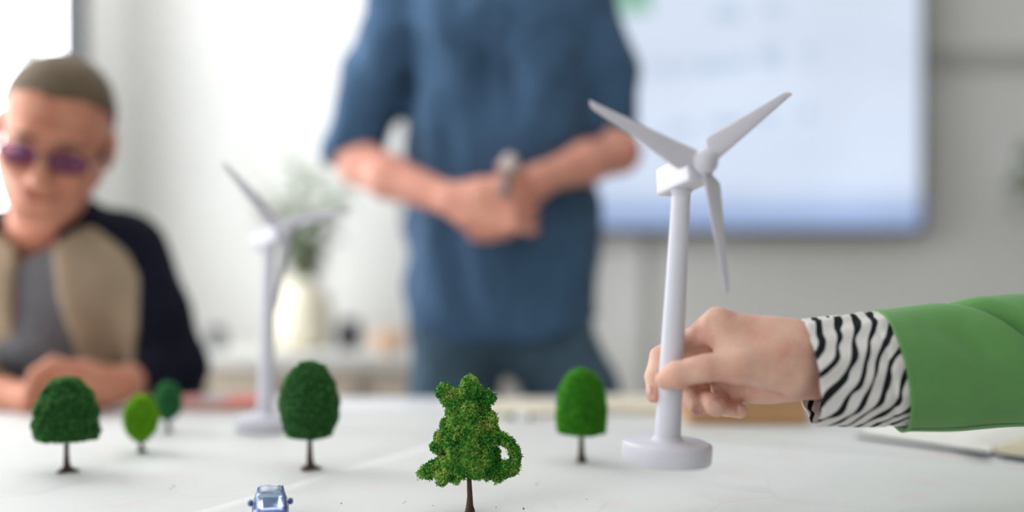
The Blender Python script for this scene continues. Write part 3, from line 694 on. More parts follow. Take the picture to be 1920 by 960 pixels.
# tendon / knuckle relief and creases
for x, y, d, r in ((1342, 598, 0, 11), (1322, 612, 10, 8.5)): hp_.append(E(ml(H(x, y, d)), (r / 1000,) * 3, None, 0.008))
hc((1475, 628, -4), 6, (1360, 600, -4), 4.5, 12)
hc((1480, 660, -22), 5, (1400, 668, -27), 5, 12)
for a, b in (((1341, 672, -42), (1352, 700, -42)), ((1300, 682, -40.2), (1303, 706, -40.2)), ((1294, 682, -39.8), (1297, 706, -39.8)), ((1366, 720, -30), (1470, 738, -8)), ((1362, 640, -14), (1384, 662, -26))):
    hp_.append(('sc', tuple(ml(H(*a))), 0.0022, tuple(ml(H(*b))), 0.0016, 0.003))
hand = sdfobj('hand_and_forearm', hp_, 0.0016, M_skin_w, arm)
def nail(c, nrm, along, L_, W_):
    nrm = Vector(nrm).normalized(); along = (Vector(along) - nrm * Vector(along).dot(nrm)).normalized(); sd = nrm.cross(along)
    bm = bmesh.new(); bmesh.ops.create_uvsphere(bm, u_segments=16, v_segments=10, radius=1)
    for w_ in bm.verts: w_.co = Vector((w_.co.x * L_, w_.co.y * W_, w_.co.z * 0.0022 - 0.10 * (w_.co.y * W_) ** 2 / W_ * 3))
    bmesh.ops.transform(bm, matrix=Matrix.Translation(ml(c)) @ Matrix((along, sd, nrm)).transposed().to_4x4(), verts=bm.verts[:])
    obj('fingernail', bm, M_nail, arm, True)
nail(H(1346, 757, -2) + Vector((0, 0, 0)), (0.35, -0.85, 0.35), (0.6, -0.3, -0.2), 0.0065, 0.0055)
nail(H(1391, 766, 19), (0.5, -0.75, 0.35), (0.6, -0.5, 0), 0.0055, 0.0045)
nail(H(1216, 733, 0), (-0.95, -0.25, 0.1), (0, -0.2, -1), 0.0065, 0.005)
nail(H(1256, 697, -26), (-0.25, -0.35, 0.9), (-1, 0.1, -0.3), 0.0085, 0.0065)

# blouse cuff and blazer sleeve: lofted tubes with thickness
def loft(name, rings, m, parent, thick=0.0012, n=72, foldf=None, uvlen=True):
    """rings: (centre, rz, ry, tiltshift) cross sections in the plane across the arm; tilt shifts x with height"""
    V = []; UV = []; K = len(rings); dist = 0; prev = None
    for j, (c, rz, ry, sh_) in enumerate(rings):
        if prev is not None: dist += (c - prev).length
        prev = c
        for i in range(n):
            a_ = 2 * math.pi * i / n; f = foldf(j / (K - 1), a_, c.x) if foldf else 0
            V.append(c + Vector((-sh_ * math.sin(a_) , (ry + f) * math.cos(a_), (rz + f) * math.sin(a_)))); UV.append((a_ * 0.05, dist))
    inner = []
    for j, (c, rz, ry, sh_) in enumerate(rings):
        for i in range(n):
            p = V[j * n + i]; q_ = p - c; inner.append(c + Vector((q_.x, q_.y * (1 - thick / ry), q_.z * (1 - thick / rz))))
    N0 = len(V); V = V + inner; Fc = []
    for j in range(K - 1):
        for i in range(n):
            i2 = (i + 1) % n; Fc.append((j * n + i, j * n + i2, (j + 1) * n + i2, (j + 1) * n + i)); Fc.append((N0 + j * n + i, N0 + (j + 1) * n + i, N0 + (j + 1) * n + i2, N0 + j * n + i2))
    for j in (0, K - 1):
        for i in range(n): i2 = (i + 1) % n; Fc.append((j * n + i, N0 + j * n + i, N0 + j * n + i2, j * n + i2))
    return pyobj(name, [tuple(v) for v in V], Fc, m, parent)
mz = bpy.data.materials.new('zebra_print'); mz.use_nodes = True
nt = mz.node_tree; N = nt.nodes; L = nt.links; bs = N['Principled BSDF']; bs.inputs['Roughness'].default_value = 0.75; bs.inputs['Specular IOR Level'].default_value = 0.2
tc = N.new('ShaderNodeTexCoord'); mpz = N.new('ShaderNodeMapping'); L.new(tc.outputs['Object'], mpz.inputs[0])
sx_ = N.new('ShaderNodeSeparateXYZ'); L.new(mpz.outputs[0], sx_.inputs[0])
nz_ = N.new('ShaderNodeTexNoise'); nz_.inputs['Scale'].default_value = 13; nz_.inputs['Detail'].default_value = 1.0; L.new(mpz.outputs[0], nz_.inputs['Vector'])
nz2 = N.new('ShaderNodeTexNoise'); nz2.inputs['Scale'].default_value = 60; nz2.inputs['Detail'].default_value = 0; L.new(mpz.outputs[0], nz2.inputs['Vector'])
def math_(op, a, b, c=None):
    n = N.new('ShaderNodeMath'); n.operation = op
    for i, x in enumerate((a, b, c)):
        if x is None: continue
        if isinstance(x, (int, float)): n.inputs[i].default_value = x
        else: L.new(x, n.inputs[i])
    return n.outputs[0]
zb = math_('MINIMUM', math_('ADD', sx_.outputs['Z'], 0.02), 0.0); zb = math_('MULTIPLY', math_('MULTIPLY', zb, zb), 12)
t_ = math_('ADD', math_('MULTIPLY_ADD', sx_.outputs['Z'], -0.5, sx_.outputs['X']), zb)       # slant: stripes lean right towards the top
t_ = math_('MULTIPLY_ADD', nz_.outputs['Fac'], 0.046, t_)
t_ = math_('MULTIPLY_ADD', nz2.outputs['Fac'], 0.005, t_)
t_ = math_('MULTIPLY', t_, 2 * math.pi / 0.0178)
sn = math_('SINE', t_, None)
wd_ = math_('MULTIPLY_ADD', nz2.outputs['Fac'], 1.1, -0.32)
cmp_ = math_('SUBTRACT', sn, wd_)
mrz = N.new('ShaderNodeMapRange'); L.new(cmp_, mrz.inputs[0]); mrz.inputs[1].default_value = 0.12; mrz.inputs[2].default_value = 0.3
mxz = N.new('ShaderNodeMix'); mxz.data_type = 'RGBA'; L.new(mrz.outputs[0], mxz.inputs[0]); mxz.inputs[6].default_value = srgb(218, 214, 210); mxz.inputs[7].default_value = srgb(18, 24, 26)
L.new(mxz.outputs[2], bs.inputs['Base Color'])
def cuff_f(t, a_, x):
    return 0.0016 * math.sin(a_ * 7 + 2 * t) * (0.3 + 0.7 * abs(t - 0.5) * 2) + 0.0012 * math.sin(a_ * 13 + t * 9) - 0.0018 * math.exp(-((t - 0.62) / 0.02) ** 2)
rings = []
K = 46
for j in range(K):
    t = j / (K - 1); px = 1512 + t * 210
    yt = 597 - 14 * min(1, t * 1.6); yb = 798 + 4 * math.sin(t * 3) - 6 * t
    rings.append((ml(H(px, (yt + yb) / 2, 12 + 18 * t)), (yb - yt) / 2 * HD / F * (1 - 0.02 * (t < 0.02)), 0.0475 + 0.001 * t, 0.0075 + 0.006 * t))
loft('blouse_cuff', rings, mz, arm, 0.0011, 120, cuff_f)
m_green = mat('green_wool', srgb(98, 148, 84), 0.85, 0.05, 30, 0.35, 900, spec=0.1, sheen=0.2)
def slv_f(t, a_, x):
    # long soft diagonal folds
    s_ = 0.0022 * math.sin(a_ * 2 - 12 * t) * min(1, t * 5)
    s_ -= 0.018 * math.exp(-(((a_ - 1.9 - (t - 0.26) * 6.7) + math.pi) % (2 * math.pi) - math.pi) ** 2 / 0.03) * math.exp(-((t - 0.32) / 0.11) ** 2)
    s_ -= 0.010 * math.exp(-(((a_ - 2.5 - (t - 0.16) * 4.5) + math.pi) % (2 * math.pi) - math.pi) ** 2 / 0.12) * math.exp(-((t - 0.22) / 0.12) ** 2)
    s_ += 0.0012 * math.exp(-(t / 0.012) ** 2)
    return s_
rings = []; K = 90
for j in range(K):
    t = j / (K - 1); px = 1667 + t * 620
    tt = (px - 1667) / 253
    yt = np.interp(px, [1645, 1700, 1790, 1850, 1900, 2000, 2300], [584, 578, 568, 552, 545, 540, 530]); yb = np.interp(px, [1660, 1800, 1920, 2300], [808, 806, 806, 830])
    rings.append((ml(H(px, (yt + yb) / 2, 24 + 75 * t)), (yb - yt) / 2 * (HD + 0.03) / F, 0.052 + 0.014 * t, 0.0115 * (1 - t)))
sl = loft('blazer_sleeve', rings, m_green, arm, 0.0025, 120, slv_f)
tube('sleeve_seam', [rings[j][0] + Vector((-rings[j][3] * math.sin(4.25), (rings[j][2] + slv_f(j / (K - 1), 4.25, 0) + 0.0002) * -abs(math.cos(4.25)), (rings[j][1] + slv_f(j / (K - 1), 4.25, 0)) * math.sin(4.25))) for j in range(1, K)], 0.0007, mat('dark_green_seam', srgb(60, 104, 56), 0.9), sl, 6)
# upper arm of the blazer, out of the frame, up to the shoulder
e0 = rings[-1][0]
sdfobj('blazer_upper_sleeve', [C(e0 + Vector((-0.02, 0, 0)), 0.062, e0 + Vector((0.03, 0.01, 0.02)), 0.066, 0.02), C(e0 + Vector((0.03, 0.01, 0.02)), 0.066, e0 + Vector((0.22, 0.08, 0.2)), 0.085, 0.03)], 0.006, m_green, arm)

# ================================================================== heads
def head_prims(M_, S=1.0):
    A3 = np.array(M_.to_3x3())
    def p(x, y, z): return M_ @ Vector((x * S, y * S, z * S))
    def e(c, r, k=0.012, sub=False): return ('se' if sub else 'e', tuple(p(*c)), tuple(q * S for q in r), A3, k)
    def c(a, r0, b, r1, k=0.012, sub=False): return ('sc' if sub else 'c', tuple(p(*a)), r0 * S, tuple(p(*b)), r1 * S, k)
    o = [e((0, 0.015, 0.04), (0.079, 0.098, 0.085)), e((0, -0.02, -0.035), (0.066, 0.07, 0.085), 0.03), c((0, -0.058, -0.10), 0.026, (0, -0.05, -0.09), 0.03, 0.02)]
    for s_ in (-1, 1):
        o += [c((s_ * 0.06, 0.0, -0.045), 0.02, (s_ * 0.02, -0.06, -0.104), 0.018, 0.025), e((s_ * 0.04, -0.062, -0.028), (0.026, 0.024, 0.024), 0.02),
              e((s_ * 0.084, 0.018, -0.005), (0.009, 0.02, 0.033), 0.006), e((s_ * 0.0335, -0.094, 0.002), (0.017, 0.014, 0.012), 0.012, True),
              e((s_ * 0.0335, -0.0735, 0.002), (0.0135, 0.0135, 0.0125), 0.003), e((s_ * 0.013, -0.103, -0.037), (0.009, 0.010, 0.008), 0.006)]
    o += [c((-0.036, -0.083, 0.019), 0.011, (0.036, -0.083, 0.019), 0.011, 0.015), c((0, -0.088, 0.01), 0.008, (0, -0.113, -0.033), 0.0125, 0.008),
          c((-0.02, -0.084, -0.067), 0.0065, (0.02, -0.084, -0.067), 0.0065, 0.006), c((-0.017, -0.084, -0.076), 0.007, (0.017, -0.084, -0.076), 0.007, 0.006),
          c((-0.022, -0.093, -0.0715), 0.0015, (0.022, -0.093, -0.0715), 0.0015, 0.002, True)]
    return o
def face_parts(M_, parent, S, hair_m, brow_m, hairline):
    def p(x, y, z): return M_ @ Vector((x * S, y * S, z * S))
    ew = mat('eye_white', srgb(225, 222, 218), 0.2); ei = mat('iris', srgb(60, 66, 62), 0.2)
    for s_ in (-1, 1):
        for nm, m, r, off in (('eyeball', ew, 0.0118, 0), ('iris', ei, 0.006, -0.0072)):
            bm = bmesh.new(); bmesh.ops.create_uvsphere(bm, u_segments=16, v_segments=10, radius=r * S); bmesh.ops.translate(bm, verts=bm.verts[:], vec=p(s_ * 0.0335, -0.0765 + off, 0.001 + off * 0.5))
            obj(nm, bm, m, parent, True)
        tube('eyebrow', [p(s_ * 0.014, -0.096, 0.02), p(s_ * 0.032, -0.096, 0.026), p(s_ * 0.052, -0.086, 0.021)], [0.003, 0.0042, 0.002], brow_m, parent, 6)
    tube('lips', [p(-0.026, -0.0855, -0.061), p(-0.012, -0.0915, -0.0705), p(0, -0.0925, -0.0715), p(0.012, -0.0915, -0.0705), p(0.026, -0.0855, -0.061)], [0.0018, 0.0035, 0.004, 0.0035, 0.0018], mat('lip', srgb(176, 104, 92), 0.45), parent, 8)
    A3 = np.array(M_.to_3x3()); c0 = np.array(M_.translation)
    def cut(X, Y, Z):
        D = np.stack([X - c0[0], Y - c0[1], Z - c0[2]], -1) @ A3
        return hairline(D[..., 0] / S, D[..., 1] / S, D[..., 2] / S) * S
    sdfobj('hair', [('e', tuple(p(0, 0.02, 0.042)), (0.0835 * S, 0.102 * S, 0.0905 * S), A3, 0.01), ('e', tuple(p(0, 0.05, -0.01)), (0.076 * S, 0.066 * S, 0.08 * S), A3, 0.02)], 0.0045, hair_m, parent, (cut,),
           lambda X, Y, Z: 0.0012 * np.sin(260 * X) * np.sin(300 * Y + 80 * Z))
def loc_prims(pr, o):
    r_ = []
    for p in pr:
        p = list(p); p[1] = tuple(np.array(p[1]) - np.array(o))
        if p[0][-1] == 'c': p[3] = tuple(np.array(p[3]) - np.array(o))
        r_.append(tuple(p))
    return r_

# ================================================================== standing man
SYM = 2.22
st0 = Vector((P(935, 0, SYM).x, SYM, 0))
man = thing('person', 'person standing behind the table in a blue denim shirt, hands clasped at the waist', 'person', st0)
def Q(px, py, Y=SYM): return P(px, py, Y) - st0
HM = Matrix.Translation(Vector((0.0, -0.02, 1.775))) @ Euler((R(6), 0, 0)).to_matrix().to_4x4()
def stand_arms(g=0.0):
    return []
body = head_prims(HM, 1.0) + [
    C((0, 0.01, 1.73), 0.056, (0, 0.02, 1.56), 0.06, 0.03),
    C((-0.07, 0, 1.47), 0.085, (-0.06, 0, 1.15), 0.075, 0.05), C((0.07, 0, 1.47), 0.085, (0.06, 0, 1.15), 0.075, 0.05),
    C((-0.06, 0, 1.15), 0.08, (-0.08, 0, 0.95), 0.09, 0.05), C((0.06, 0, 1.15), 0.08, (0.08, 0, 0.95), 0.09, 0.05),
    C(Q(745, 12), 0.034, Q(678, 268, 2.2), 0.028, 0.03), C(Q(1100, 12), 0.034, Q(1150, 235, 2.2), 0.024, 0.01),
    C((-0.09, 0, 0.9), 0.075, (-0.10, 0.0, 0.5), 0.055, 0.03), C((0.10, 0, 0.9), 0.075, (0.135, 0.0, 0.5), 0.055, 0.03),
    C((-0.10, 0, 0.5), 0.05, (-0.11, 0.03, 0.09), 0.036, 0.02), C((0.135, 0, 0.5), 0.05, (0.15, 0.03, 0.09), 0.036, 0.02),
    # forearms
    C(Q(676, 306, 2.17), 0.046, Q(730, 332, 2.11), 0.042, 0.02), C(Q(730, 332, 2.11), 0.042, Q(852, 376, 2.02), 0.029, 0.02),
    C(Q(672, 275, 2.2), 0.035, Q(676, 306, 2.17), 0.043, 0.02),
    C(Q(1163, 262, 2.2), 0.035, Q(1160, 285, 2.17), 0.042, 0.02), C(Q(1160, 285, 2.17), 0.042, Q(1100, 305, 2.12), 0.040, 0.02), C(Q(1100, 305, 2.12), 0.040, Q(1010, 336, 2.05), 0.028, 0.02),
    # palms
    C(Q(852, 376, 2.02), 0.032, Q(905, 372, 2.01), 0.042, 0.015), C(Q(880, 400, 2.01), 0.032, Q(925, 408, 2.0), 0.034, 0.015),
    C(Q(1010, 340, 2.05), 0.032, Q(968, 372, 2.04), 0.042, 0.015)]
for i in range(4):      # fingers of the nearer hand folded over the other
    y = 350 + 25 * i
    body += [C(Q(920, y, 1.985), 0.013, Q(962, y - 2, 1.965), 0.011, 0.006), C(Q(962, y - 2, 1.965), 0.011, Q(992, y + 6, 1.985), 0.0095, 0.003), C(Q(992, y + 6, 1.985), 0.0095, Q(1004, y + 6, 2.01), 0.0085, 0.003)]
    body += [C(Q(955, y + 8, 2.03), 0.013, Q(915, y + 18, 2.035), 0.011, 0.006), C(Q(915, y + 18, 2.035), 0.011, Q(885, y + 16, 2.025), 0.009, 0.003)]
body += [C(Q(905, 358, 1.99), 0.016, Q(940, 335, 1.99), 0.011, 0.008), C(Q(940, 335, 1.99), 0.011, Q(965, 330, 2.0), 0.0095, 0.003),
         C(Q(985, 340, 2.02), 0.016, Q(962, 318, 2.01), 0.0105, 0.008), C(Q(962, 318, 2.01), 0.0105, Q(940, 312, 2.0), 0.009, 0.003)]
sdfobj('body', body, 0.0045, M_skin_s, man)
face_parts(HM, man, 1.0, M_hairb, M_hairb, lambda x, y, z: -(z - 0.055 + 0.62 * np.maximum(y + 0.03, 0) - 0.0))
shirt = [C((-0.035, 0.02, 1.545), 0.07, (0.035, 0.02, 1.545), 0.07, 0.03),
    C(Q(745, 10), 0.062, Q(1108, 10), 0.062, 0.04),
    C((-0.085, 0, 1.47), 0.105, Q(862, 250), 0.100, 0.06), C((0.085, 0, 1.47), 0.105, Q(1008, 250), 0.100, 0.06),
    C(Q(862, 250), 0.100, Q(865, 400), 0.100, 0.05), C(Q(1008, 250), 0.100, Q(1003, 400), 0.098, 0.05),
    C(Q(865, 400), 0.100, Q(862, 620), 0.112, 0.05), C(Q(1003, 400), 0.098, Q(1036, 620), 0.112, 0.05), C(Q(930, 300), 0.11, Q(945, 620), 0.118, 0.05),
    C(Q(745, 15), 0.068, Q(712, 120, 2.22), 0.066, 0.03), C(Q(712, 120, 2.22), 0.066, Q(682, 230, 2.21), 0.054, 0.02), C(Q(682, 230, 2.21), 0.052, Q(666, 282, 2.19), 0.058, 0.02), C(Q(750, 60), 0.05, Q(735, 190), 0.04, 0.02),
    C(Q(1110, 15), 0.066, Q(1136, 120, 2.22), 0.060, 0.03), C(Q(1105, 60), 0.045, Q(1115, 150), 0.034, 0.02), C(Q(1140, 120, 2.22), 0.055, Q(1155, 215, 2.21), 0.048, 0.02), C(Q(1155, 215, 2.21), 0.048, Q(1160, 252, 2.19), 0.050, 0.02)]
zh = Q(930, 640).z
c1 = np.array(Q(668, 293, 2.17)); n1_ = np.array((0.15, -0.45, -1)); n1_ = n1_ / np.linalg.norm(n1_); c2 = np.array(Q(1164, 262, 2.17)); n2_ = np.array((-0.25, -0.45, -1)); n2_ = n2_ / np.linalg.norm(n2_)
def hem(X, Y, Z):
    t = np.where((np.abs(X) < 0.30) , (zh + 0.05 * (np.abs(X) / 0.2) ** 2) - Z, -1)
    return np.where(Z < 1.05, t, -1)
def slcutL(X, Y, Z): d = (X - c1[0]) * n1_[0] + (Y - c1[1]) * n1_[1] + (Z - c1[2]) * n1_[2]; return np.where((X < -0.2) & (Z > 1.15), d, -1)
def slcutR(X, Y, Z): d = (X - c2[0]) * n2_[0] + (Y - c2[1]) * n2_[1] + (Z - c2[2]) * n2_[2]; return np.where((X > 0.187) & (Z > 1.17), d, -1)
fw1 = folds(19, 0.012, 4); fw2 = folds(46, 0.0045, 9)
sh = sdfobj('shirt', shirt, 0.0065, M_shirt, man, (hem, slcutL, slcutR), lambda X, Y, Z: fw1(X, Y, Z) + fw2(X, Y, Z) * (1 + 0 * X))
# placket, collar and buttons
pv = []
for y_ in range(-20, 640, 30): pv.append(y_)
def front_y(x, z):     # torso front surface at x, z (approx.)
    return None
Vs = np.array([v.co[:] for v in sh.data.vertices])
def surfY(x, z):
    k = (np.abs(Vs[:, 0] - x) < 0.012) & (np.abs(Vs[:, 2] - z) < 0.012)
    return Vs[k, 1].min() if k.any() else -0.12
zs = np.linspace(1.50, zh + 0.02, 40); V = []; Fc = []
ysm = np.array([surfY(0.0, z) for z in zs]); ysm = np.convolve(np.pad(ysm, 2, 'edge'), np.ones(5) / 5, 'valid')
for z, y in zip(zs, ysm): V += [(-0.017, y + 0.004, z), (-0.017, y - 0.003, z), (0.017, y - 0.003, z), (0.017, y + 0.004, z)]
for j in range(len(zs) - 1):
    for i in range(4): Fc.append((4 * j + i, 4 * j + (i + 1) % 4, 4 * j + 4 + (i + 1) % 4, 4 * j + 4 + i))
Fc += [(0, 1, 2, 3), tuple(4 * (len(zs) - 1) + i for i in (3, 2, 1, 0))]
plk = pyobj('button_placket', V, Fc, M_shirt, sh, False)
for j in range(3, 40, 6):
    bm = bmesh.new(); bmesh.ops.create_cone(bm, cap_ends=True, segments=14, radius1=0.0055, radius2=0.005, depth=0.003, matrix=Matrix.Translation((0, ysm[j] - 0.0045, zs[j])) @ Matrix.Rotation(math.pi / 2, 4, 'X')); obj('button', bm, M_btn, plk)
tube('collar', [(0.062 * math.sin(a_), 0.015 - 0.064 * math.cos(a_), 1.60 + 0.012 * math.cos(a_ * 1.0 + math.pi)) for a_ in np.linspace(0.25, 6.03, 24)], 0.012, M_shirt, sh, 8)
# jeans and shoes
jn = [C(Q(862, 600), 0.098, Q(1008, 600), 0.098, 0.04), C(Q(866, 620), 0.105, Q(850, 745), 0.088, 0.03), C(Q(1014, 620), 0.105, Q(1082, 745), 0.088, 0.03)]
kl, kr = Q(850, 745), Q(1082, 745)
jn += [C(kl, 0.088, (kl.x - 0.01, 0, 0.48), 0.068, 0.03), C(kr, 0.088, (kr.x + 0.02, 0, 0.48), 0.068, 0.03),
       C((kl.x - 0.01, 0, 0.48), 0.068, (kl.x - 0.02, 0.03, 0.10), 0.062, 0.03), C((kr.x + 0.02, 0, 0.48), 0.068, (kr.x + 0.03, 0.03, 0.10), 0.062, 0.03)]
fj = folds(40, 0.003, 21)
sdfobj('jeans', jn, 0.0075, M_jeans, man, (lambda X, Y, Z: 0.05 - Z,), fj)
for x in (kl.x - 0.02, kr.x + 0.03):
    sdfobj('shoe', [C((x, 0.06, 0.045), 0.04, (x, -0.04, 0.045), 0.045, 0.02), C((x, -0.04, 0.045), 0.045, (x, -0.13, 0.04), 0.038, 0.02)], 0.006, M_shoe, man, (lambda X, Y, Z: 0.001 - Z,))
# the little gadget in his hands
gd = thing('marker_pen', 'small grey marker with a pale round cap held upright in the standing man\'s clasped hands', 'pen', P(948, 342, 1.955), (R(-8), R(12), 0))
lathe('barrel', [(0.007, -0.03), (0.0085, -0.028), (0.009, 0.02)], mat('grey_marker', srgb(120, 116, 114), 0.4), gd, 20)
lathe('cap', [(0.0095, 0.0205), (0.014, 0.024), (0.0155, 0.034), (0.0145, 0.046), (0.009, 0.053)], mat('pale_cap', srgb(196, 184, 176), 0.35), gd, 24)

# ================================================================== seated man
SD = 1.97
s0 = Vector((P(85, 0, SD).x, SD, 0))
old = thing('person', 'person with short hair and glasses seated at the far left, navy and beige jacket', 'person', s0)
def W(px, py, Y=SD): return P(px, py, Y) - s0
hc_ = P(100, 262, 1.83) - s0
HO = Matrix.Translation(hc_) @ (Euler((0, 0, R(19))).to_matrix() @ Euler((0, R(11), 0)).to_matrix() @ Euler((R(20), 0, 0)).to_matrix()).to_4x4()
SO = 1.10
hpO = head_prims(HO, SO)
nb = W(80, 470, 1.955)
body = hpO + [C(HO @ Vector((0, 0.035, -0.06)), 0.062, nb, 0.066, 0.025),
    C(W(235, 480), 0.045, W(-75, 485), 0.045, 0.03), C(W(20, 530, 2.0), 0.078, W(20, 720, 2.13), 0.078, 0.05), C(W(150, 530, 2.0), 0.078, W(150, 720, 2.13), 0.078, 0.05),
    C((-0.06, 0.15, 0.72), 0.09, (-0.07, 0.16, 0.53), 0.09, 0.05), C((0.06, 0.15, 0.72), 0.09, (0.07, 0.16, 0.53), 0.09, 0.05),
    C((-0.09, 0.14, 0.53), 0.06, (-0.12, -0.2, 0.55), 0.05, 0.03), C((0.09, 0.14, 0.53), 0.06, (0.12, -0.2, 0.55), 0.05, 0.03),
    C((-0.12, -0.2, 0.55), 0.05, (-0.12, -0.14, 0.1), 0.036, 0.03), C((0.12, -0.2, 0.55), 0.05, (0.12, -0.14, 0.1), 0.036, 0.03),
    C(W(240, 470), 0.045, W(325, 690, 1.97), 0.036, 0.03), C(W(325, 690, 1.97), 0.036, W(218, 722, 1.82), 0.028, 0.02),
    C(W(-75, 480), 0.045, W(-125, 700, 1.95), 0.036, 0.03), C(W(-125, 700, 1.95), 0.036, W(5, 738, 1.82), 0.026, 0.02),
    # hands
    C(W(222, 725, 1.82), 0.027, W(150, 712, 1.77), 0.034, 0.02), C(W(190, 742, 1.80), 0.022, W(140, 745, 1.77), 0.024, 0.02), C(W(5, 738, 1.82), 0.024, W(70, 748, 1.79), 0.026, 0.015)]
for i in range(4):
    dx, dy, dd = -4 * i, 9 * i, 0.012 * i
    body += [C(W(142 + dx, 694 + dy * 1.3, 1.75 + dd), 0.014, W(100 + dx, 680 + dy * 1.6, 1.735 + dd), 0.0115, 0.006),
             C(W(100 + dx, 680 + dy * 1.6, 1.735 + dd), 0.0115, W(66 + dx * 0.6, 700 + dy * 1.4, 1.73 + dd), 0.010, 0.003), C(W(66 + dx * 0.6, 700 + dy * 1.4, 1.73 + dd), 0.010, W(52 + dx * 0.6, 735 + dy, 1.735 + dd), 0.0088, 0.003)]
    body += [C(W(75, 735 + 7 * i, 1.77 + dd * 0.3), 0.012, W(118, 742 + 6 * i, 1.75 + dd * 0.3), 0.0105, 0.005), C(W(118, 742 + 6 * i, 1.75), 0.0105, W(140, 756 + 3 * i, 1.76), 0.009, 0.003)]
body += [C(W(185, 735, 1.79), 0.017, W(150, 752, 1.745), 0.0125, 0.008), C(W(150, 752, 1.745), 0.0125, W(118, 762, 1.735), 0.0105, 0.003)]
sdfobj('body', body, 0.0045, M_skin_o, old)
# short hair: receding over the forehead
face_parts(HO, old, SO, M_hairg, M_hairg, lambda x, y, z: -(z - np.interp(y, [-0.09, -0.06, -0.02, 0.02, 0.05, 0.07], [0.092, 0.084, 0.064, 0.035, -0.03, -0.07]) + 0.25 * np.maximum(0.03 - np.abs(x), 0)))
# glasses
gls = bpy.data.objects.new('eyeglasses', None); COL.objects.link(gls); gls.parent = old
M_gl = mat('glasses_frame', srgb(48, 38, 44), 0.4); M_lens = bpy.data.materials.new('tinted_lens'); M_lens.use_nodes = True
nt = M_lens.node_tree; nt.nodes.clear(); o_ = nt.nodes.new('ShaderNodeOutputMaterial'); tr = nt.nodes.new('ShaderNodeBsdfTransparent'); tr.inputs[0].default_value = srgb(228, 214, 232)
g2 = nt.nodes.new('ShaderNodeBsdfGlossy'); g2.inputs[0].default_value = srgb(120, 84, 190); g2.inputs[1].default_value = 0.15; mxs = nt.nodes.new('ShaderNodeMixShader'); mxs.inputs[0].default_value = 0.08
nt.links.new(tr.outputs[0], mxs.inputs[1]); nt.links.new(g2.outputs[0], mxs.inputs[2]); nt.links.new(mxs.outputs[0], o_.inputs[0])
def hp3(x, y, z): return HO @ Vector((x * SO, y * SO, z * SO))
for s_ in (-1, 1):
    cs_ = [(s_ * 0.035 + 0.026 * math.copysign(abs(math.cos(a_)) ** 0.7, math.cos(a_)), -0.107 + 0.006 * abs(math.cos(a_)) * (1 if math.cos(a_) * s_ > 0 else 0), -0.002 + 0.0145 * math.copysign(abs(math.sin(a_)) ** 0.7, math.sin(a_))) for a_ in np.linspace(0, 2 * math.pi, 25)[:-1]]
    tube('lens_rim', [hp3(*c) for c in cs_], 0.0019, M_gl, gls, 6, True)
    V = [hp3(*c) for c in cs_] + [hp3(c[0], c[1] + 0.0015, c[2]) for c in cs_]; n = len(cs_)
    pyobj('lens', V, [tuple(range(n)), tuple(range(2 * n - 1, n - 1, -1))] + [(i, (i + 1) % n, n + (i + 1) % n, n + i) for i in range(n)], M_lens, gls, False)
    tube('temple', [hp3(s_ * 0.062, -0.102, 0.004), hp3(s_ * 0.084, -0.06, 0.004), hp3(s_ * 0.086, 0.01, 0.003), hp3(s_ * 0.086, 0.035, -0.015)], 0.002, M_gl, gls, 6)
tube('bridge', [hp3(-0.010, -0.107, 0.004), hp3(0, -0.113, 0.008), hp3(0.010, -0.107, 0.004)], 0.002, M_gl, gls, 6)
# clothes
torso = [C(W(215, 478), 0.062, W(-55, 483), 0.062, 0.04), C(W(20, 520, 1.98), 0.118, W(15, 740, 2.115), 0.115, 0.06), C(W(150, 520, 1.98), 0.118, W(150, 740, 2.115), 0.115, 0.06),
         C((-0.06, 0.15, 0.74), 0.118, (-0.07, 0.16, 0.53), 0.115, 0.05), C((0.06, 0.15, 0.74), 0.118, (0.07, 0.16, 0.53), 0.115, 0.05)]
fo1 = folds(24, 0.004, 31)
tee = [(p[0], p[1], p[2] - 0.006, p[3], p[4] - 0.006, p[5]) for p in torso] + [C(W(80, 500, 1.95), 0.078, W(80, 620, 1.98), 0.085, 0.04)]
def neckcut(X, Y, Z):
    c = np.array(nb) + np.array([0, -0.03, 0.04]); return -(np.sqrt((X - c[0]) ** 2 + (Y - c[1]) ** 2 * 0.8 + (Z - c[2]) ** 2) - 0.072)
sdfobj('t_shirt', tee, 0.006, M_tee, old, (neckcut,), fo1)
jk = [(p[0], p[1], p[2] + 0.004, p[3], p[4] + 0.004, p[5]) for p in torso] + [
    C(W(238, 470), 0.064, W(290, 590, 1.97), 0.060, 0.03), C(W(290, 590, 1.97), 0.060, W(326, 692, 1.97), 0.055, 0.02), C(W(326, 690, 1.97), 0.053, W(262, 712, 1.87), 0.043, 0.02),
    C(W(-78, 478), 0.064, W(-110, 590, 1.97), 0.060, 0.03), C(W(-110, 590, 1.97), 0.060, W(-125, 694, 1.95), 0.054, 0.02), C(W(-125, 694, 1.95), 0.053, W(-5, 732, 1.83), 0.038, 0.02),
    C(W(150, 405, 1.96), 0.022, W(185, 425, 2.0), 0.03, 0.03), C(W(10, 415, 1.96), 0.022, W(-30, 430, 2.0), 0.03, 0.03), C(W(150, 405, 1.96), 0.022, W(120, 452, 1.93), 0.016, 0.02), C(W(10, 415, 1.96), 0.022, W(30, 458, 1.93), 0.016, 0.02),
    C(W(150, 405, 1.97), 0.02, W(80, 395, 2.05), 0.03, 0.02), C(W(10, 415, 1.97), 0.02, W(80, 395, 2.05), 0.03, 0.02)]
xc = W(72, 500, 1.87)
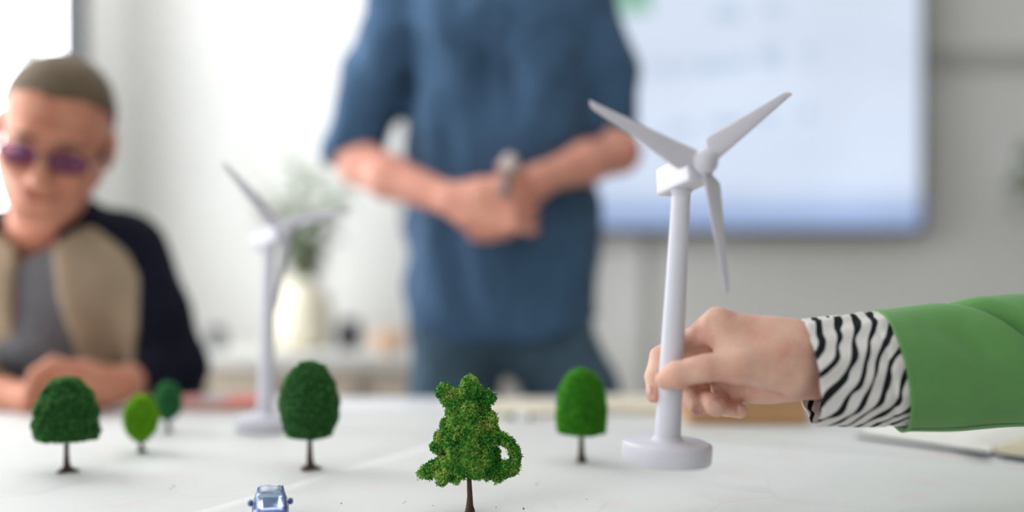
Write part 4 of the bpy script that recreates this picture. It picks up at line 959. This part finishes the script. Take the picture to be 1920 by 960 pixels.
def opening(X, Y, Z):       # open front: wedge, wider at the bottom
    hw = 0.028 + 0.13 * np.clip(xc.z + 0.06 - Z, 0, 0.25)
    d = np.maximum(np.abs(X - (xc.x - 0.02 * np.clip(xc.z - Z, 0, 1))) - hw, (Y - 0.10))
    return -d
def neck2(X, Y, Z):
    a = np.array(nb) + np.array([0, -0.03, 0.03]); return -(np.sqrt((X - a[0]) ** 2 + (Y - a[1]) ** 2 + ((Z - a[2]) * 0.6) ** 2) - 0.066)
ec = np.array(W(262, 712, 1.87)); ed = np.array(W(262, 712, 1.87) - W(326, 690, 1.97)); ed /= np.linalg.norm(ed)
ef = np.array(W(-25, 728, 1.85)); eg = np.array(W(-25, 728, 1.85) - W(-125, 694, 1.95)); eg /= np.linalg.norm(eg)
def cf1(X, Y, Z): return np.where(X > 0.06, np.where(Z < 0.9, (X - ec[0]) * ed[0] + (Y - ec[1]) * ed[1] + (Z - ec[2]) * ed[2] - 0.015, -1), -1)
def cf2(X, Y, Z): return np.where((X < -0.04) & (Z < 0.9), (X - ef[0]) * eg[0] + (Y - ef[1]) * eg[1] + (Z - ef[2]) * eg[2] - 0.045, -1)
fo2 = folds(20, 0.008, 33)
jko = sdfobj('jacket', jk, 0.006, M_navy, old, (opening, neck2, cf1, cf2), fo2)
# the beige front panels: faces of the front of the chest, each its own piece
me = jko.data; co = np.array([v.co[:] for v in me.vertices]); 
cen = np.array([p.center[:] for p in me.polygons]); nor = np.array([p.normal[:] for p in me.polygons])
def pxy(c):     # picture position of a point, used only to place the seams as the photo shows them
    X = c[:, 0] + s0.x; Y = c[:, 1] + s0.y; Z = c[:, 2] + s0.z - CAM.z
    return 960 + X / Y * F, 456 - Z / Y * F
px_, py_ = pxy(cen)
front = (cen[:, 1] < 0.03) & (py_ > 400)
edgeR = np.interp(py_, [400, 440, 470, 520, 600, 700, 800], [150, 195, 235, 262, 262, 245, 235]); edgeL = np.interp(py_, [400, 470, 520, 600, 800], [20, -50, -85, -90, -75])
front = (cen[:, 1] < 0.14) & (py_ > 400)
selR = front & (px_ > 80) & (px_ < edgeR) & (py_ > 400 + 0.0 * px_) & (py_ > 418 + (px_ - 150) * 0.35) & (py_ > 455 - 0.6 * (px_ - 110))
selL = front & (px_ <= 80) & (px_ > edgeL) & (py_ > 425 + (20 - px_) * 0.35) & (py_ > 460 - 0.5 * (50 - px_))
for sel in (selR, selL):
    sel = sel & (nor[:, 1] < 0.25) & (cen[:, 1] < 0.12) & (cen[:, 2] > TZ - 0.2)
    fidx = np.where(sel)[0]; vm = {}; V = []; Fc = []
    vn = [v.normal for v in me.vertices]
    for f in fidx:
        q_ = []
        for vi in me.polygons[f].vertices:
            if vi not in vm: vm[vi] = len(V); V.append(me.vertices[vi].co + vn[vi] * 0.003)
            q_.append(vm[vi])
        Fc.append(tuple(q_))
    ec2 = {}
    for f in Fc:
        for i in range(4):
            k = tuple(sorted((f[i], f[(i + 1) % 4]))); ec2[k] = ec2.get(k, 0) + 1
    nbr = {}
    for (a_, b_), c_ in ec2.items():
        if c_ == 1: nbr.setdefault(a_, []).append(b_); nbr.setdefault(b_, []).append(a_)
    for it in range(12):
        W_ = {k: (V[k] + V[n_[0]] + V[n_[1]]) / 3 for k, n_ in nbr.items() if len(n_) == 2}
        for k, v_ in W_.items(): V[k] = v_
    o = pyobj('front_panel', V, Fc, M_beige, jko)
    md = o.modifiers.new('thickness', 'SOLIDIFY'); md.thickness = 0.004; md.offset = -0.5; o['label'] = 'beige knitted front panel'
sdfobj('trousers', [C((-0.09, 0.16, 0.54), 0.09, (-0.12, -0.2, 0.56), 0.075, 0.03), C((0.09, 0.16, 0.54), 0.09, (0.12, -0.2, 0.56), 0.075, 0.03),
    C((-0.12, -0.2, 0.56), 0.072, (-0.12, -0.14, 0.1), 0.055, 0.03), C((0.12, -0.2, 0.56), 0.072, (0.12, -0.14, 0.1), 0.055, 0.03)], 0.008, M_navy, old, (lambda X, Y, Z: 0.06 - Z,))
for x in (-0.12, 0.12):
    sdfobj('shoe', [C((x, -0.1, 0.045), 0.04, (x, -0.2, 0.045), 0.045, 0.02), C((x, -0.2, 0.045), 0.045, (x, -0.28, 0.04), 0.038, 0.02)], 0.006, M_shoe, old, (lambda X, Y, Z: 0.001 - Z,))
ch = thing('office_chair', 'dark chair under the seated man in the navy and beige jacket', 'chair', (s0.x, 2.18, 0))
boxobj('seat', (-0.22, -0.22, 0.368), (0.22, 0.2, 0.411), M_black, ch, 0.015, smooth=False)
boxobj('backrest', (-0.17, 0.21, 0.5), (0.17, 0.24, 0.76), M_black, ch, 0.012)
for sx_2 in (-1, 1):
    for y in (-0.19, 0.19): tube('leg', [(sx_2 * 0.19, y, 0.367), (sx_2 * 0.21, y * 1.1, 0)], 0.012, M_frame, ch)
    tube('back_post', [(sx_2 * 0.17, 0.185, 0.40), (sx_2 * 0.17, 0.225, 0.55)], 0.01, M_frame, ch)

# ================================================================== things on the table
# open notebook on the right
nbk = thing('notebook', 'open notebook with blank white pages and dark blue cover at the right edge', 'notebook', (0.0, 0.0, PT + 0.0016))
A = onT(1604, 822); B = onT(1925, 868); ddir = (B - A); ddir.z = 0; ddir.normalize(); nrm = Vector((-ddir.y, ddir.x, 0))
nbk.location = (A.x, A.y, PT + 0.0016); nbk.rotation_euler.z = math.atan2(ddir.y, ddir.x)
BL = 0.19; BD = 0.16
boxobj('cover', (0, 0, 0), (BL, BD, 0.003), mat('dark_blue_cover', srgb(28, 44, 74), 0.5, 0.1), nbk, 0.001)
boxobj('cover', (BL + 0.012, 0, 0), (2 * BL + 0.012, BD, 0.003), bpy.data.materials['dark_blue_cover'], nbk, 0.001)
M_page = mat('page_paper', srgb(236, 234, 226), 0.7, 0.02, 60)
def pages(x0, x1, rise_at_end, m, hmax):
    V = []; Fc = []; n = 16
    for i in range(n + 1):
        t = i / n; x = x0 + (x1 - x0) * t; tt = t if rise_at_end else 1 - t
        z = 0.0035 + hmax * (0.55 + 0.45 * math.sin(min(tt * 1.25, 1) * math.pi / 2) - (0.5 * max(0, tt - 0.85) / 0.15))
        V += [(x, 0.004, 0.0032), (x, BD - 0.004, 0.0032), (x, BD - 0.004, z), (x, 0.004, z)]
    for i in range(n):
        for k in range(4): Fc.append((4 * i + k, 4 * i + (k + 1) % 4, 4 * i + 4 + (k + 1) % 4, 4 * i + 4 + k))
    Fc += [(0, 1, 2, 3), (4 * n + 3, 4 * n + 2, 4 * n + 1, 4 * n)]
    return pyobj('page_block', V, Fc, m, nbk, False)
pages(0.004, BL + 0.004, True, M_page, 0.014)
pages(BL + 0.009, 2 * BL + 0.008, False, mat('page_paper_cream', srgb(206, 196, 172), 0.7, 0.05, 60), 0.018)
# brown wooden box behind the hand
a = onT(1292, 797); b = onT(1516, 797)
bx_ = thing('wooden_box', 'light brown flat box lying on the table behind the gripping hand', 'box', ((a.x + b.x) / 2, a.y + 0.05, PT))
wx = (b.x - a.x) / 2
boxobj('body', (-wx, -0.05, 0), (wx, 0.06, 0.034), M_card, bx_, 0.002); boxobj('lid', (-wx - 0.001, -0.051, 0.0345), (wx + 0.001, 0.061, 0.05), M_card, bx_, 0.002)
# papers at the far side
def flat(name, label, cat, px0, py0, px1, py1, hgt, m, rot=0):
    a = onT(px0, py1); b = onT(px1, py0); cx = (a.x + b.x) / 2; cy = (a.y + b.y) / 2
    o = boxobj(name, (-(b.x - a.x) / 2, -(b.y - a.y) / 2, 0), ((b.x - a.x) / 2, (b.y - a.y) / 2, hgt), m, None, min(0.0008, hgt / 3)); o.location = (cx, cy, PT + 0.0009); o.rotation_euler.z = rot
    return tag(o, label, cat)
M_cream = mat('cream_paper', srgb(226, 216, 196), 0.7, 0.04)
flat('paper_pad', 'cream paper pad lying on the far side of the table below the standing man', 'pad', 880, 756, 1040, 782, 0.006, M_cream, R(8))
flat('paper_pad', 'cream paper pad at the far side of the table left of the wooden box', 'pad', 1120, 754, 1232, 778, 0.012, M_cream, R(-5))
g_ = onT(975, 788)
er = thing('eraser', 'small green eraser lying beside the cream pad at the far side', 'eraser', (g_.x, g_.y, PT + 0.001))
boxobj('rubber', (-0.02, -0.009, 0), (0.02, 0.009, 0.008), mat('green_eraser', srgb(96, 130, 108), 0.7), er, 0.002); boxobj('sleeve', (-0.02 + 0.012, -0.0094, -0.0004), (0.014, 0.0094, 0.0084), M_white, er, 0.001)
bkr = thing('booklet', 'grey and coral red booklet lying on the table beside the seated man\'s sleeve', 'booklet', (onT(415, 772).x, onT(415, 772).y + 0.03, PT + 0.0005), (0, 0, R(-3)))
boxobj('cover', (-0.068, -0.035, 0.0125), (0.0, 0.06, 0.015), mat('grey_cover', srgb(176, 160, 158), 0.5), bkr, 0.0008)
boxobj('cover_stripe', (0.001, -0.035, 0.0125), (0.058, 0.06, 0.0155), mat('coral_cover', srgb(214, 108, 98), 0.5), bkr, 0.0008)['label'] = 'coral red half of the cover'
boxobj('pages', (-0.067, -0.034, 0), (0.057, 0.059, 0.0123), mat('booklet_edge', srgb(196, 150, 140), 0.7), bkr, 0.0005)
pb = thing('pink_eraser', 'small pink block on the table touching the seated man\'s sleeve', 'eraser', (onT(357, 768).x, onT(357, 768).y, PT + 0.0005))
boxobj('block', (-0.014, -0.012, 0), (0.014, 0.012, 0.022), mat('pink_rubber', srgb(226, 150, 148), 0.7), pb, 0.003)

# toy car at the bottom edge
cd0 = 1.065; cp_ = P(503, 920, cd0)
car = thing('toy_car', 'small blue toy car at the bottom edge left of the front tree', 'toy car', (cp_.x, cd0 + 0.01, PT), (0, 0, R(13)))
M_blue = mat('blue_car_paint', srgb(36, 78, 150), 0.2, 0.05, 90, spec=0.6, metal=0.3, coat=0.8); M_cg = mat('car_glass', srgb(120, 140, 165), 0.08, 0.1, 90, spec=0.8, metal=0.6, coat=0.5)
def carloft(name, secs, m):
    V = []; Fc = []; n = 20
    for y, wd, z0, z1, rr in secs:
        for i in range(n):
            a_ = 2 * math.pi * i / n; cx_ = math.copysign(abs(math.cos(a_)) ** rr, math.cos(a_)); sz = math.copysign(abs(math.sin(a_)) ** rr, math.sin(a_))
            V.append((cx_ * wd / 2, y, (z0 + z1) / 2 + sz * (z1 - z0) / 2))
    for k in range(len(secs) - 1):
        for i in range(n): j = (i + 1) % n; Fc.append((k * n + i, k * n + j, (k + 1) * n + j, (k + 1) * n + i))
    Fc.append(tuple(range(n))); Fc.append(tuple((len(secs) - 1) * n + i for i in range(n))[::-1])
    return pyobj(name, V, Fc, m, car)
HT = 0.030; car.scale = (0.95, 1, (cp_.z - PT) / HT)
carloft('car_body', [(-0.040, 0.026, 0.006, 0.013, 0.5), (-0.036, 0.034, 0.004, 0.0165, 0.5), (-0.015, 0.0375, 0.004, 0.019, 0.5), (0.03, 0.0375, 0.004, 0.0195, 0.5), (0.038, 0.034, 0.005, 0.018, 0.5), (0.041, 0.028, 0.007, 0.015, 0.5)], M_blue)
carloft('cabin_glass', [(-0.020, 0.032, 0.016, 0.0175, 0.5), (-0.008, 0.0315, 0.016, HT - 0.003, 0.6), (0.0, 0.030, 0.016, HT - 0.0012, 0.6), (0.018, 0.0295, 0.016, HT - 0.0012, 0.6), (0.030, 0.030, 0.016, 0.0185, 0.5)], M_cg)
carloft('roof', [(-0.006, 0.021, HT - 0.0036, HT - 0.001, 0.6), (0.001, 0.024, HT - 0.004, HT, 0.6), (0.017, 0.024, HT - 0.004, HT, 0.6), (0.021, 0.020, HT - 0.0036, HT - 0.001, 0.6)], mat('pale_blue_paint', srgb(176, 190, 214), 0.2, 0.1, 200, spec=0.6, coat=0.8))
for s_ in (-1, 1):
    for y in (-0.02, 0.0, 0.018): tube('pillar', [(s_ * 0.0165, y - 0.003, 0.0175), (s_ * 0.0125, y, HT - 0.0014)], 0.001, M_blue, car, 6)
    for y in (-0.024, 0.025):
        bm = bmesh.new(); bmesh.ops.create_cone(bm, cap_ends=True, segments=20, radius1=0.0068, radius2=0.0068, depth=0.006, matrix=Matrix.Translation((s_ * 0.0165, y, 0.0068)) @ Matrix.Rotation(math.pi / 2, 4, 'Y')); obj('wheel', bm, M_black, car)
    bm = bmesh.new(); bmesh.ops.create_uvsphere(bm, u_segments=12, v_segments=8, radius=0.0032); bmesh.ops.transform(bm, matrix=Matrix.Translation((s_ * 0.0205, -0.008, 0.0200)) @ Matrix.Diagonal((1, 0.7, 0.9, 1)), verts=bm.verts[:]); obj('wing_mirror', bm, M_blue, car, True)
